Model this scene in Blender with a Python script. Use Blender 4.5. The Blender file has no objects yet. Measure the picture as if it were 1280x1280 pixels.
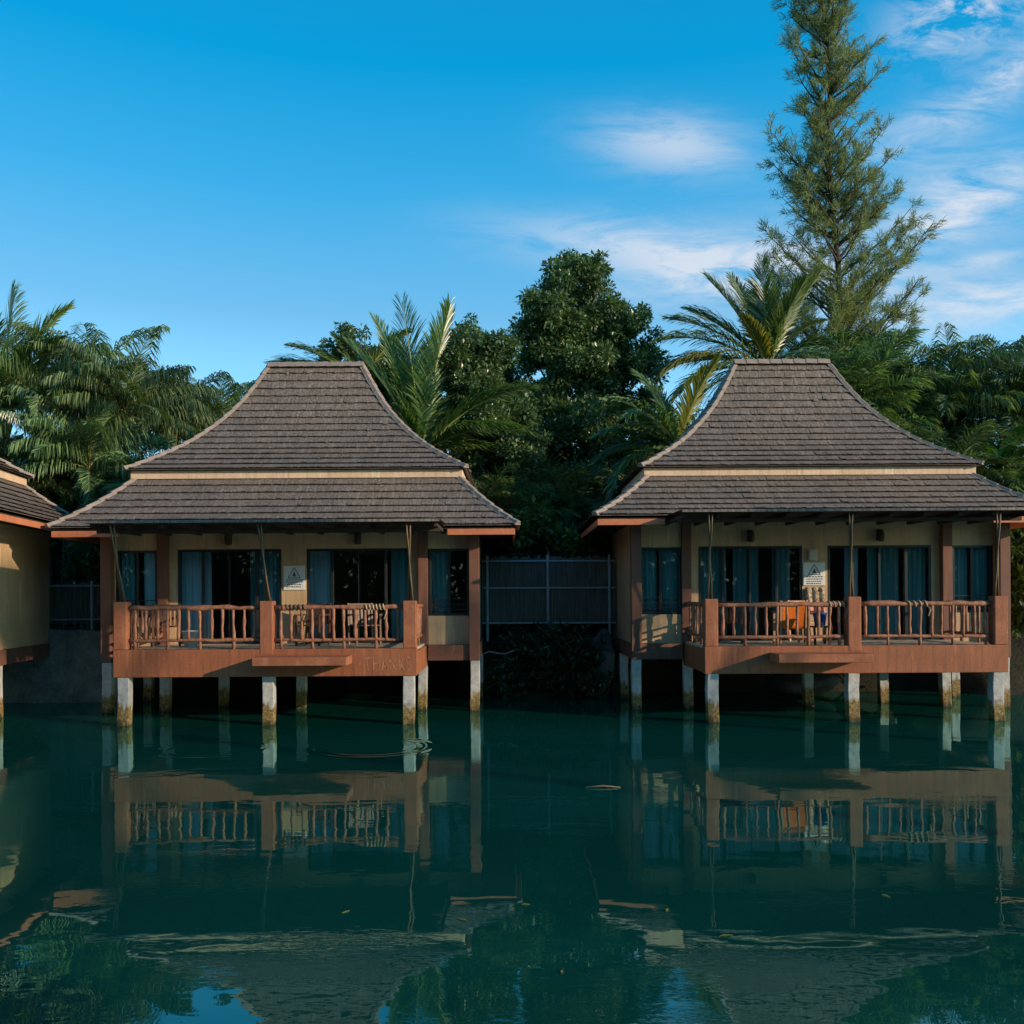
import bpy, math, random
from mathutils import Vector, Matrix

R = math.radians
SC = bpy.context.scene
COL = SC.collection

# ------------------------------------------------------------------ camera, sky, sun, exposure
CAMY, CAMZ, FPX = -17.6, 2.46, 1144.0
HOR = 745.0
ROLL = R(0.35)
cam_d = bpy.data.cameras.new("camera")
cam = bpy.data.objects.new("camera", cam_d)
COL.objects.link(cam)
cam_d.sensor_width = 36.0
cam_d.lens = 36.0 * FPX / 1280.0
cam_d.shift_y = (HOR - 640.0) / 1280.0
cam_d.clip_start = 0.1
cam_d.clip_end = 3000
cam.matrix_world = Matrix.Translation((0, CAMY, CAMZ)) @ Matrix.Rotation(R(90), 4, 'X') @ Matrix.Rotation(-ROLL, 4, 'Z')
SC.camera = cam

SUN_AZ = R(119.0)          # clockwise from +Y: behind the camera on the right
SUN_EL = R(15.6)
sun_d = bpy.data.lights.new("sun", 'SUN')
sun = bpy.data.objects.new("sun", sun_d)
COL.objects.link(sun)
sun_d.energy = 5.0
sun_d.angle = R(0.5)
sun_d.color = (1.0, 0.79, 0.58)
sdir = Vector((math.sin(SUN_AZ) * math.cos(SUN_EL), math.cos(SUN_AZ) * math.cos(SUN_EL), math.sin(SUN_EL)))
sun.rotation_euler = sdir.to_track_quat('Z', 'Y').to_euler()
sun.location = (20, -30, 30)

SC.view_settings.view_transform = 'Standard'
SC.view_settings.look = 'None'
SC.view_settings.exposure = 0.0
SC.view_settings.gamma = 1.0
SC.view_settings.use_curve_mapping = False


# ------------------------------------------------------------------ node helpers
class NT:
    def __init__(self, tree):
        self.t = tree

    def n(self, typ, props=None, **ins):
        nd = self.t.nodes.new(typ)
        for k, v in (props or {}).items():
            setattr(nd, k, v)
        for k, v in ins.items():
            key = int(k[1:]) if k[0] == 'i' and k[1:].isdigit() else k.replace('_', ' ')
            self.set(nd.inputs[key], v)
        return nd

    def set(self, sock, v):
        if hasattr(v, 'is_output'):
            self.t.links.new(v, sock)
        else:
            sock.default_value = v

    def m(self, op, a, b=0.0, c=0.0, clamp=False):
        nd = self.t.nodes.new('ShaderNodeMath')
        nd.operation = op
        nd.use_clamp = clamp
        for i, v in enumerate((a, b, c)):
            self.set(nd.inputs[i], v)
        return nd.outputs[0]

    def mix(self, f, a, b, mode='MIX'):
        nd = self.t.nodes.new('ShaderNodeMix')
        nd.data_type = 'RGBA'
        nd.blend_type = mode
        self.set(nd.inputs[0], f)
        for i, v in ((6, a), (7, b)):
            self.set(nd.inputs[i], v if hasattr(v, 'is_output') else (*v[:3], 1.0))
        return nd.outputs[2]

    def ramp(self, f, stops):
        nd = self.t.nodes.new('ShaderNodeValToRGB')
        cr = nd.color_ramp
        while len(cr.elements) < len(stops):
            cr.elements.new(0.5)
        for e, (p, c) in zip(cr.elements, stops):
            e.position = p
            e.color = (*c[:3], 1.0) if not isinstance(c, float) else (c, c, c, 1.0)
        self.set(nd.inputs[0], f)
        return nd.outputs[0]

    def noise(self, vec, scale, detail=4.0, rough=0.55, dist=0.0):
        nd = self.n('ShaderNodeTexNoise', None, Scale=scale, Detail=detail, Roughness=rough, Distortion=dist)
        if vec is not None:
            self.set(nd.inputs['Vector'], vec)
        return nd.outputs[0]

    def mapping(self, vec, scale=(1, 1, 1), loc=(0, 0, 0), rot=(0, 0, 0)):
        nd = self.n('ShaderNodeMapping', None, Scale=scale, Location=loc, Rotation=rot)
        self.set(nd.inputs['Vector'], vec)
        return nd.outputs[0]


def new_mat(name):
    m = bpy.data.materials.new(name)
    m.use_nodes = True
    t = m.node_tree
    t.nodes.clear()
    return m, NT(t), t.nodes.new('ShaderNodeOutputMaterial')


def finish(nt, out, color, rough=0.6, spec=0.4, bump=None, bstr=0.3, bdist=0.01, **kw):
    b = nt.n('ShaderNodeBsdfPrincipled')
    nt.set(b.inputs['Base Color'], color if hasattr(color, 'is_output') else (*color[:3], 1))
    nt.set(b.inputs['Roughness'], rough)
    nt.set(b.inputs['Specular IOR Level'], spec)
    for k, v in kw.items():
        nt.set(b.inputs[k.replace('_', ' ')], v)
    if bump is not None:
        bp = nt.n('ShaderNodeBump', None, Strength=bstr, Distance=bdist)
        nt.set(bp.inputs['Height'], bump)
        nt.set(b.inputs['Normal'], bp.outputs[0])
    nt.set(out.inputs['Surface'], b.outputs[0])
    return b


# ------------------------------------------------------------------ world
w = bpy.data.worlds.new("World")
SC.world = w
w.use_nodes = True
wt = w.node_tree
wt.nodes.clear()
W = NT(wt)
sky = W.n('ShaderNodeTexSky', {'sky_type': 'NISHITA', 'sun_disc': False, 'sun_elevation': SUN_EL,
                               'sun_rotation': SUN_AZ, 'air_density': 1.0, 'dust_density': 0.3, 'ozone_density': 2.5})
tc = W.n('ShaderNodeTexCoord')
sep = W.n('ShaderNodeSeparateXYZ')
W.set(sep.inputs[0], tc.outputs['Generated'])
dx, dy, dz = sep.outputs
ysafe = W.m('MAXIMUM', dy, 0.05)
gu = W.m('DIVIDE', dx, ysafe)
gw = W.m('DIVIDE', dz, ysafe)
comb = W.n('ShaderNodeCombineXYZ', None)
W.set(comb.inputs[0], gu)
W.set(comb.inputs[1], gw)
cv = comb.outputs[0]
nA = W.noise(W.mapping(cv, (9, 34, 1), (3.1, 0.4, 0), (0, 0, R(-9))), 1.0, 12.0, 0.68, 0.5)
nB = W.noise(W.mapping(cv, (16, 34, 1), (0.3, 5.0, 0), (0, 0, R(-48))), 1.0, 12.0, 0.66, 0.5)
nC = W.noise(W.mapping(cv, (2.5, 6, 1), (1.3, 0.2, 0)), 1.0, 3.0, 0.5, 0.0)


def blob(px, py, a, b, rot, amp):
    u0, w0 = (px - 640) / FPX, (HOR - py) / FPX
    a, b = a / FPX, b / FPX
    du, dw = W.m('SUBTRACT', gu, u0), W.m('SUBTRACT', gw, w0)
    c, s = math.cos(R(rot)), math.sin(R(rot))
    p = W.m('ADD', W.m('MULTIPLY', du, c / a), W.m('MULTIPLY', dw, s / a))
    q = W.m('ADD', W.m('MULTIPLY', du, -s / b), W.m('MULTIPLY', dw, c / b))
    r2 = W.m('ADD', W.m('MULTIPLY', p, p), W.m('MULTIPLY', q, q))
    return W.m('MULTIPLY', W.m('EXPONENT', W.m('MULTIPLY', r2, -1.0)), amp)


def total(bs):
    s = bs[0]
    for b in bs[1:]:
        s = W.m('ADD', s, b)
    return s


soft = total([blob(845, 182, 95, 36, -6, 0.75), blob(835, 318, 180, 34, -8, 0.85), blob(905, 352, 120, 30, 6, 0.7),
              blob(1235, 240, 95, 42, 12, 0.95), blob(1175, 285, 45, 22, 15, 0.7), blob(1225, 385, 130, 30, 4, 0.95),
              blob(1170, 160, 110, 32, 25, 0.6), blob(1235, 330, 60, 10, 8, 0.55), blob(1270, 90, 70, 30, 30, 0.45), blob(1060, 330, 160, 70, 0, 0.45)])
wisp = total([blob(1205, 22, 80, 42, 20, 1.0), blob(1260, 100, 60, 22, 40, 0.5)])
ca = W.m('MULTIPLY', soft, W.ramp(W.m('ADD', W.m('MULTIPLY', nA, 0.75), W.m('MULTIPLY', nC, 0.25)), [(0.36, 0.0), (0.56, 1.0)]))
cb = W.m('MULTIPLY', wisp, W.ramp(nB, [(0.42, 0.0), (0.60, 1.0)]))
front = W.m('GREATER_THAN', dy, 0.08)
cmask = W.m('MULTIPLY', W.m('ADD', ca, cb), front)
cmask = W.m('MULTIPLY', W.m('MINIMUM', cmask, 1.0), 0.82)
tint = W.ramp(dz, [(0.10, (0.60, 0.82, 0.80)), (0.25, (0.50, 0.81, 0.815)), (0.50, (0.02, 0.775, 0.95)), (0.58, (0.02, 0.75, 0.95)), (0.80, (0.20, 0.65, 0.80))])
grade = W.mix(1.0, sky.outputs[0], W.mix(1.0, tint, (2.0, 2.0, 2.0), 'MULTIPLY'), 'MULTIPLY')
plain = W.ramp(dz, [(0.0, (0.075, 0.110, 0.126)), (0.16, (0.036, 0.085, 0.126)), (0.29, (0.0150, 0.0450, 0.0750)), (0.40, (0.0036, 0.0375, 0.0720)), (0.50, (0.0002, 0.0305, 0.0640)), (0.75, (0.0020, 0.0190, 0.0430))])
grade = W.mix(W.m('MULTIPLY', W.m('GREATER_THAN', dy, 0.0), 0.7), grade, W.mix(1.0, plain, (100.0, 100.0, 100.0), 'MULTIPLY'))
skyc = W.mix(cmask, grade, (6.4, 6.7, 7.3))
bg = W.n('ShaderNodeBackground', None, Strength=0.12)
W.set(bg.inputs['Color'], skyc)
wo = W.n('ShaderNodeOutputWorld')
W.set(wo.inputs['Surface'], bg.outputs[0])


# ------------------------------------------------------------------ materials
M = {}


def simple(name, c1, c2, scale=3.0, rough=0.6, spec=0.35, bstr=0.25, bdist=0.01, stretch=(1, 1, 1), detail=6.0):
    m, nt, out = new_mat(name)
    tcn = nt.n('ShaderNodeTexCoord')
    v = nt.mapping(tcn.outputs['Object'], stretch)
    f = nt.noise(v, scale, detail, 0.6)
    c = nt.ramp(f, [(0.3, c1), (0.7, c2)])
    f2 = nt.noise(v, scale * 9, 4, 0.6)
    c = nt.mix(0.25, c, nt.ramp(f2, [(0.3, tuple(x * 0.6 for x in c1)), (0.7, tuple(min(1, x * 1.25) for x in c2))]))
    finish(nt, out, c, rough, spec, f2, bstr, bdist)
    M[name] = m
    return m


def mat_paint_stained(name, c1, c2, dirt):
    """painted masonry with drips that start at the top edge and scuffs"""
    m, nt, out = new_mat(name)
    o = nt.n('ShaderNodeTexCoord').outputs['Object']
    big = nt.noise(o, 1.3, 5, 0.6)
    drip = nt.noise(nt.mapping(o, (11, 11, 0.8)), 1.0, 5, 0.65, 0.4)
    fine = nt.noise(o, 30, 4, 0.6)
    c = nt.ramp(big, [(0.3, c1), (0.72, c2)])
    c = nt.mix(nt.m('MULTIPLY', nt.ramp(drip, [(0.48, 0.0), (0.68, 1.0)]), 0.70), c, dirt)
    pale = nt.noise(nt.mapping(o, (7, 7, 0.6), (5, 2, 1)), 1.0, 6, 0.7, 0.3)
    c = nt.mix(nt.m('MULTIPLY', nt.ramp(pale, [(0.56, 0.0), (0.70, 1.0)]), 0.45), c, tuple(min(1, x * 1.7 + 0.03) for x in c2))
    c = nt.mix(0.3, c, nt.ramp(fine, [(0.3, tuple(x * 0.6 for x in c1)), (0.7, c2)]))
    finish(nt, out, c, 0.65, 0.3, nt.m('ADD', fine, nt.m('MULTIPLY', drip, 0.5)), 0.35, 0.008)
    M[name] = m


mat_paint_stained('terracotta', (0.235, 0.076, 0.034), (0.37, 0.128, 0.056), (0.10, 0.044, 0.028))
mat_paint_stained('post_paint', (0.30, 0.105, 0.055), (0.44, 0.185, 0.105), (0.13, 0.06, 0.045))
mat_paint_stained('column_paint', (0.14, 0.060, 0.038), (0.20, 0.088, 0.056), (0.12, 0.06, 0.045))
mat_paint_stained('wall_paint', (0.43, 0.285, 0.155), (0.56, 0.385, 0.22), (0.30, 0.21, 0.12))
mat_paint_stained('band_paint', (0.62, 0.42, 0.27), (0.78, 0.56, 0.38), (0.40, 0.29, 0.18))
simple('fascia_paint', (0.44, 0.135, 0.06), (0.56, 0.20, 0.095), 2.0, 0.55)
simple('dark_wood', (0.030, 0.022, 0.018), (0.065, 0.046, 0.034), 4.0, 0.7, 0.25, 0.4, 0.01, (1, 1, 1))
simple('frame_metal', (0.012, 0.014, 0.015), (0.022, 0.024, 0.025), 3.0, 0.4, 0.4, 0.05)
simple('deck_floor', (0.34, 0.27, 0.19), (0.48, 0.40, 0.30), 2.5, 0.6)
simple('rough_wood', (0.10, 0.034, 0.018), (0.44, 0.195, 0.11), 13.0, 0.6, 0.3, 0.6, 0.012, (1, 1, 0.6))
simple('bamboo', (0.055, 0.034, 0.018), (0.16, 0.098, 0.048), 6.0, 0.45, 0.4, 0.3, 0.01, (1, 1, 0.4))
simple('chair_wood', (0.055, 0.025, 0.014), (0.13, 0.055, 0.028), 6.0, 0.45, 0.4, 0.3, 0.005)
simple('teak', (0.34, 0.19, 0.09), (0.48, 0.30, 0.16), 6.0, 0.5, 0.4, 0.3, 0.005)
simple('orange_cloth', (0.62, 0.13, 0.015), (0.72, 0.18, 0.025), 4.0, 0.9, 0.1, 0.3, 0.004)
simple('blue_plastic', (0.015, 0.10, 0.45), (0.025, 0.14, 0.55), 2.0, 0.35, 0.5, 0.05)
simple('white_plastic', (0.66, 0.67, 0.66), (0.76, 0.76, 0.74), 2.0, 0.45, 0.5, 0.05)
simple('sign_white', (0.60, 0.61, 0.60), (0.72, 0.72, 0.70), 3.0, 0.5, 0.4, 0.05)
simple('sign_ink', (0.05, 0.06, 0.06), (0.10, 0.11, 0.11), 3.0, 0.5, 0.3, 0.05)
simple('beige_box', (0.46, 0.42, 0.32), (0.55, 0.50, 0.39), 3.0, 0.5, 0.4, 0.05)
simple('rope_fibre', (0.30, 0.22, 0.13), (0.50, 0.38, 0.24), 30.0, 0.9, 0.1, 0.8, 0.006)
simple('dark_rope', (0.03, 0.025, 0.02), (0.09, 0.07, 0.05), 30.0, 0.9, 0.1, 0.8, 0.006)
simple('galvanised', (0.22, 0.25, 0.26), (0.38, 0.42, 0.43), 5.0, 0.45, 0.5, 0.1)
simple('fence_wood', (0.040, 0.036, 0.030), (0.20, 0.18, 0.15), 3.0, 0.8, 0.2, 0.5, 0.01, (14, 14, 0.6))
simple('bank_rock', (0.04, 0.042, 0.04), (0.13, 0.13, 0.12), 2.2, 0.85, 0.25, 0.8, 0.05)
simple('concrete_wall', (0.06, 0.07, 0.065), (0.24, 0.25, 0.23), 1.6, 0.85, 0.2, 0.6, 0.03)
simple('soil', (0.016, 0.016, 0.012), (0.045, 0.042, 0.028), 1.5, 0.95, 0.1, 0.8, 0.05)
simple('bark_grey', (0.09, 0.075, 0.06), (0.20, 0.17, 0.14), 5.0, 0.9, 0.15, 0.8, 0.02, (1, 1, 0.3))
simple('bark_dark', (0.035, 0.030, 0.026), (0.085, 0.072, 0.060), 5.0, 0.9, 0.15, 0.8, 0.02, (1, 1, 0.3))
simple('bark_palm', (0.11, 0.095, 0.075), (0.22, 0.19, 0.15), 4.0, 0.9, 0.15, 0.8, 0.03, (0.6, 0.6, 3))
simple('rachis', (0.16, 0.19, 0.05), (0.30, 0.30, 0.09), 4.0, 0.5, 0.3, 0.1)
simple('scratch', (0.25, 0.085, 0.04), (0.50, 0.24, 0.14), 18.0, 0.7, 0.2, 0.2)


def mat_post():
    m, nt, out = new_mat('post_paint')
    o = nt.n('ShaderNodeTexCoord').outputs['Object']
    n1 = nt.noise(o, 3.0, 5, 0.6)
    n2 = nt.noise(o, 26.0, 5, 0.7)
    n3 = nt.noise(nt.mapping(o, (9, 9, 1.2)), 1.0, 4, 0.6)
    c = nt.ramp(n1, [(0.3, (0.24, 0.078, 0.036)), (0.7, (0.36, 0.130, 0.062))])
    c = nt.mix(nt.m('MULTIPLY', nt.ramp(n2, [(0.52, 0.0), (0.62, 1.0)]), 0.55), c, (0.13, 0.060, 0.045))
    c = nt.mix(nt.m('MULTIPLY', nt.ramp(n3, [(0.55, 0.0), (0.70, 1.0)]), 0.3), c, (0.46, 0.25, 0.16))
    finish(nt, out, c, 0.7, 0.3, n2, 0.5, 0.012)
    M['post_paint'] = m


mat_post()


def mat_shingle():
    m, nt, out = new_mat('shingle')
    g = nt.n('ShaderNodeNewGeometry')
    o = nt.n('ShaderNodeTexCoord').outputs['Object']
    rnd = g.outputs['Random Per Island']
    c = nt.ramp(rnd, [(0.0, (0.095, 0.074, 0.062)), (0.45, (0.150, 0.118, 0.098)), (0.8, (0.20, 0.158, 0.132)), (1.0, (0.285, 0.232, 0.195))])
    st = nt.noise(nt.mapping(o, (22, 22, 2.6)), 1.0, 4, 0.6)
    c = nt.mix(0.6, c, nt.ramp(st, [(0.34, (0.055, 0.044, 0.036)), (0.5, (0.150, 0.120, 0.10)), (0.66, (0.42, 0.36, 0.315))]))
    big = nt.noise(nt.mapping(o, (0.8, 0.8, 1.4)), 1.0, 4, 0.6)
    c = nt.mix(0.42, c, nt.ramp(big, [(0.3, (0.100, 0.088, 0.076)), (0.52, (0.165, 0.128, 0.105)), (0.72, (0.225, 0.160, 0.115))]))
    lich = nt.noise(o, 5.0, 6, 0.7)
    c = nt.mix(nt.m('MULTIPLY', nt.ramp(lich, [(0.62, 0.0), (0.75, 1.0)]), 0.35), c, (0.11, 0.11, 0.085))
    finish(nt, out, c, 0.72, 0.35, nt.m('ADD', st, nt.m('MULTIPLY', lich, 0.4)), 0.7, 0.012)
    M['shingle'] = m


mat_shingle()
simple('cap_tile', (0.20, 0.155, 0.125), (0.34, 0.27, 0.225), 6.0, 0.7, 0.3, 0.5, 0.012)


def mat_pile():
    m, nt, out = new_mat('pile_concrete')
    o = nt.n('ShaderNodeTexCoord').outputs['Object']
    g = nt.n('ShaderNodeNewGeometry')
    sp = nt.n('ShaderNodeSeparateXYZ')
    nt.set(sp.inputs[0], g.outputs['Position'])
    z = sp.outputs[2]
    n1 = nt.noise(o, 7, 5, 0.65)
    n2 = nt.noise(o, 22, 5, 0.65)
    drip = nt.noise(nt.mapping(o, (14, 14, 1.2)), 1.0, 4, 0.6)
    zz = nt.m('ADD', nt.m('ADD', z, nt.m('MULTIPLY', nt.m('SUBTRACT', n1, 0.5), 0.30)), nt.m('MULTIPLY', nt.m('SUBTRACT', drip, 0.5), 0.45))
    conc = nt.ramp(n1, [(0.3, (0.30, 0.285, 0.26)), (0.7, (0.50, 0.48, 0.45))])
    conc = nt.mix(nt.m('MULTIPLY', nt.ramp(n2, [(0.55, 0.0), (0.75, 1.0)]), 0.5), conc, (0.13, 0.115, 0.095))
    alg = nt.ramp(n2, [(0.3, (0.055, 0.036, 0.012)), (0.5, (0.19, 0.125, 0.04)), (0.72, (0.36, 0.27, 0.12))])
    c = nt.mix(nt.ramp(zz, [(0.34, 1.0), (0.44, 0.0)]), conc, alg)
    c = nt.mix(nt.ramp(zz, [(0.02, 1.0), (0.10, 0.0)]), c, (0.045, 0.035, 0.014))
    finish(nt, out, c, 0.75, 0.3, nt.m('ADD', n1, n2), 0.6, 0.015)
    M['pile_concrete'] = m


mat_pile()


def mat_curtain():
    m, nt, out = new_mat('curtain_cloth')
    o = nt.n('ShaderNodeTexCoord').outputs['Object']
    n1 = nt.noise(nt.mapping(o, (16, 9, 0.25)), 1.0, 3)
    c = nt.ramp(n1, [(0.3, (0.13, 0.36, 0.34)), (0.55, (0.28, 0.56, 0.52)), (0.72, (0.74, 0.86, 0.80))])
    d = nt.n('ShaderNodeBsdfDiffuse')
    nt.set(d.inputs[0], c)
    t = nt.n('ShaderNodeBsdfTranslucent')
    nt.set(t.inputs[0], c)
    x = nt.n('ShaderNodeMixShader', None, i0=0.3)
    nt.set(x.inputs[1], d.outputs[0])
    nt.set(x.inputs[2], t.outputs[0])
    nt.set(out.inputs[0], x.outputs[0])
    M['curtain_cloth'] = m
    m, nt, out = new_mat('net_curtain')
    o = nt.n('ShaderNodeTexCoord').outputs['Object']
    n1 = nt.noise(nt.mapping(o, (12, 12, 0.3)), 1.0, 3)
    c = nt.ramp(n1, [(0.3, (0.45, 0.60, 0.60)), (0.7, (0.80, 0.86, 0.84))])
    finish(nt, out, c, 0.9, 0.1)
    M['net_curtain'] = m


mat_curtain()


def mat_glass():
    m, nt, out = new_mat('window_glass')
    o = nt.n('ShaderNodeTexCoord').outputs['Object']
    tr = nt.n('ShaderNodeBsdfTransparent', None, Color=(0.80, 0.90, 0.92, 1))
    gl = nt.n('ShaderNodeBsdfGlossy', None, Roughness=0.01, Color=(1, 1, 1, 1))
    bp = nt.n('ShaderNodeBump', None, Strength=0.15, Distance=0.004)
    nt.set(bp.inputs['Height'], nt.noise(o, 2.0, 2))
    nt.set(gl.inputs['Normal'], bp.outputs[0])
    fr = nt.n('ShaderNodeFresnel', None, IOR=1.5)
    x = nt.n('ShaderNodeMixShader')
    nt.set(x.inputs[0], nt.m('MULTIPLY', fr.outputs[0], 1.25, clamp=True))
    nt.set(x.inputs[1], tr.outputs[0])
    nt.set(x.inputs[2], gl.outputs[0])
    nt.set(out.inputs[0], x.outputs[0])
    M['window_glass'] = m


mat_glass()


def mat_leaf(name, dark, mid, light, rough=0.45, spec=0.45, trans=0.3, nscale=0.6):
    m, nt, out = new_mat(name)
    g = nt.n('ShaderNodeNewGeometry')
    o = nt.n('ShaderNodeTexCoord').outputs['Object']
    f = nt.m('ADD', nt.m('MULTIPLY', g.outputs['Random Per Island'], 0.6), nt.m('MULTIPLY', nt.noise(o, nscale, 3), 0.4))
    c = nt.ramp(f, [(0.15, dark), (0.5, mid), (0.85, light)])
    oi = nt.n('ShaderNodeObjectInfo')
    hs = nt.n('ShaderNodeHueSaturation')
    nt.set(hs.inputs['Hue'], nt.m('ADD', 0.485, nt.m('MULTIPLY', oi.outputs['Random'], 0.03)))
    nt.set(hs.inputs['Value'], nt.m('ADD', 0.85, nt.m('MULTIPLY', oi.outputs['Random'], 0.3)))
    nt.set(hs.inputs['Color'], c)
    c = hs.outputs[0]
    b = nt.n('ShaderNodeBsdfPrincipled')
    nt.set(b.inputs['Base Color'], c)
    nt.set(b.inputs['Roughness'], rough)
    nt.set(b.inputs['Specular IOR Level'], spec)
    t = nt.n('ShaderNodeBsdfTranslucent')
    nt.set(t.inputs[0], nt.mix(1.0, c, (1.5, 1.6, 0.6), 'MULTIPLY'))
    x = nt.n('ShaderNodeMixShader', None, i0=trans)
    nt.set(x.inputs[1], b.outputs[0])
    nt.set(x.inputs[2], t.outputs[0])
    nt.set(out.inputs[0], x.outputs[0])
    M[name] = m


mat_leaf('leaf_broad', (0.026, 0.058, 0.026), (0.072, 0.130, 0.050), (0.19, 0.25, 0.11), 0.34, 0.7, 0.25)
mat_leaf('leaf_coconut', (0.022, 0.060, 0.016), (0.075, 0.145, 0.036), (0.22, 0.29, 0.085), 0.34, 0.7, 0.28)
mat_leaf('leaf_areca', (0.020, 0.050, 0.022), (0.070, 0.135, 0.048), (0.26, 0.34, 0.135), 0.34, 0.7, 0.22)
mat_leaf('leaf_yellow', (0.11, 0.13, 0.02), (0.20, 0.21, 0.035), (0.30, 0.28, 0.06), 0.5, 0.4, 0.35)
mat_leaf('leaf_needle', (0.095, 0.155, 0.065), (0.19, 0.24, 0.105), (0.33, 0.34, 0.16), 0.6, 0.3, 0.3)
mat_leaf('leaf_banana', (0.020, 0.09, 0.02), (0.035, 0.14, 0.03), (0.06, 0.19, 0.04), 0.4, 0.5, 0.35)
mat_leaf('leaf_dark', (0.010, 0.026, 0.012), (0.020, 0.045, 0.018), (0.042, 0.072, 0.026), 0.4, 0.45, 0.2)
mat_leaf('leaf_shrub', (0.030, 0.065, 0.015), (0.075, 0.125, 0.028), (0.17, 0.21, 0.06), 0.45, 0.45, 0.3)


def mat_water():
    m, nt, out = new_mat('lagoon_water')
    o = nt.n('ShaderNodeTexCoord').outputs['Object']
    n1 = nt.noise(nt.mapping(o, (0.9, 1.5, 1)), 1.0, 2, 0.45, 0.3)
    n2 = nt.noise(nt.mapping(o, (3.2, 5.5, 1)), 1.0, 2, 0.5, 0.4)
    calm = nt.ramp(nt.noise(nt.mapping(o, (0.22, 0.35, 1), (4, 1, 0)), 1.0, 2), [(0.35, 0.25), (0.65, 1.0)])
    h = nt.m('ADD', nt.m('MULTIPLY', n1, 0.0042), nt.m('MULTIPLY', nt.m('MULTIPLY', n2, calm), 0.0008))
    n3 = nt.noise(nt.mapping(o, (9, 22, 1)), 1.0, 2, 0.5, 0.6)
    gust = nt.ramp(nt.noise(nt.mapping(o, (0.5, 1.1, 1), (9, 3, 0)), 1.0, 2), [(0.50, 0.0), (0.66, 1.0)])
    h = nt.m('ADD', h, nt.m('MULTIPLY', nt.m('MULTIPLY', n3, gust), 0.0009))
    # expanding ring left by something that touched the surface
    sp = nt.n('ShaderNodeSeparateXYZ')
    nt.set(sp.inputs[0], o)
    for rx, ry, r0, amp in ((-2.3, -2.6, 0.85, 0.0030), (-4.9, -2.7, 0.7, 0.0016)):
        ddx, ddy = nt.m('SUBTRACT', sp.outputs[0], rx), nt.m('SUBTRACT', sp.outputs[1], ry)
        r = nt.m('SQRT', nt.m('ADD', nt.m('MULTIPLY', ddx, ddx), nt.m('MULTIPLY', ddy, ddy)))
        e = nt.m('SUBTRACT', r, r0)
        env = nt.m('EXPONENT', nt.m('MULTIPLY', nt.m('MULTIPLY', e, e), -22.0))
        h = nt.m('ADD', h, nt.m('MULTIPLY', nt.m('MULTIPLY', nt.m('SINE', nt.m('MULTIPLY', e, 34.0)), env), amp))
    bp = nt.n('ShaderNodeBump', None, Strength=1.0, Distance=1.0)
    nt.set(bp.inputs['Height'], h)
    murk = nt.noise(nt.mapping(o, (0.15, 0.3, 1)), 1.0, 4)
    motes = nt.ramp(nt.noise(nt.mapping(o, (5, 9, 1), (2, 7, 0)), 1.0, 6, 0.7), [(0.70, 0.0), (0.76, 1.0)])
    df = nt.n('ShaderNodeBsdfDiffuse')
    body = nt.ramp(murk, [(0.3, (0.0012, 0.040, 0.030)), (0.7, (0.0018, 0.060, 0.046))])
    nt.set(df.inputs[0], nt.mix(nt.m('MULTIPLY', motes, 0.25), body, (0.06, 0.09, 0.06)))
    gl = nt.n('ShaderNodeBsdfGlossy', None, Roughness=0.012, Color=(0.58, 1.0, 1.0, 1))
    nt.set(gl.inputs['Normal'], bp.outputs[0])
    fr = nt.n('ShaderNodeFresnel', None, IOR=2.1)
    nt.set(fr.inputs['Normal'], bp.outputs[0])
    x = nt.n('ShaderNodeMixShader')
    nt.set(x.inputs[0], fr.outputs[0])
    nt.set(x.inputs[1], df.outputs[0])
    nt.set(x.inputs[2], gl.outputs[0])
    nt.set(out.inputs[0], x.outputs[0])
    M['lagoon_water'] = m


mat_water()


def mat_printed():
    m, nt, out = new_mat('printed_cloth')
    o = nt.n('ShaderNodeTexCoord').outputs['Object']
    v = nt.n('ShaderNodeTexVoronoi', None, Scale=14.0)
    nt.set(v.inputs['Vector'], nt.mapping(o, (1, 0.2, 1)))
    n1 = nt.noise(o, 16, 3, 0.6, 1.5)
    c = nt.ramp(n1, [(0.45, (0.03, 0.02, 0.02)), (0.5, (0.62, 0.50, 0.42)), (0.62, (0.72, 0.64, 0.55))])
    c = nt.mix(nt.ramp(v.outputs['Distance'], [(0.25, 0.0), (0.3, 0.6)]), c, (0.25, 0.17, 0.08))
    sp = nt.n('ShaderNodeSeparateXYZ')
    nt.set(sp.inputs[0], o)
    c = nt.mix(nt.ramp(sp.outputs[2], [(0.10, 0.85), (0.14, 0.0)]), c, (0.70, 0.27, 0.20))
    finish(nt, out, c, 0.85, 0.15)
    M['printed_cloth'] = m


mat_printed()


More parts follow.
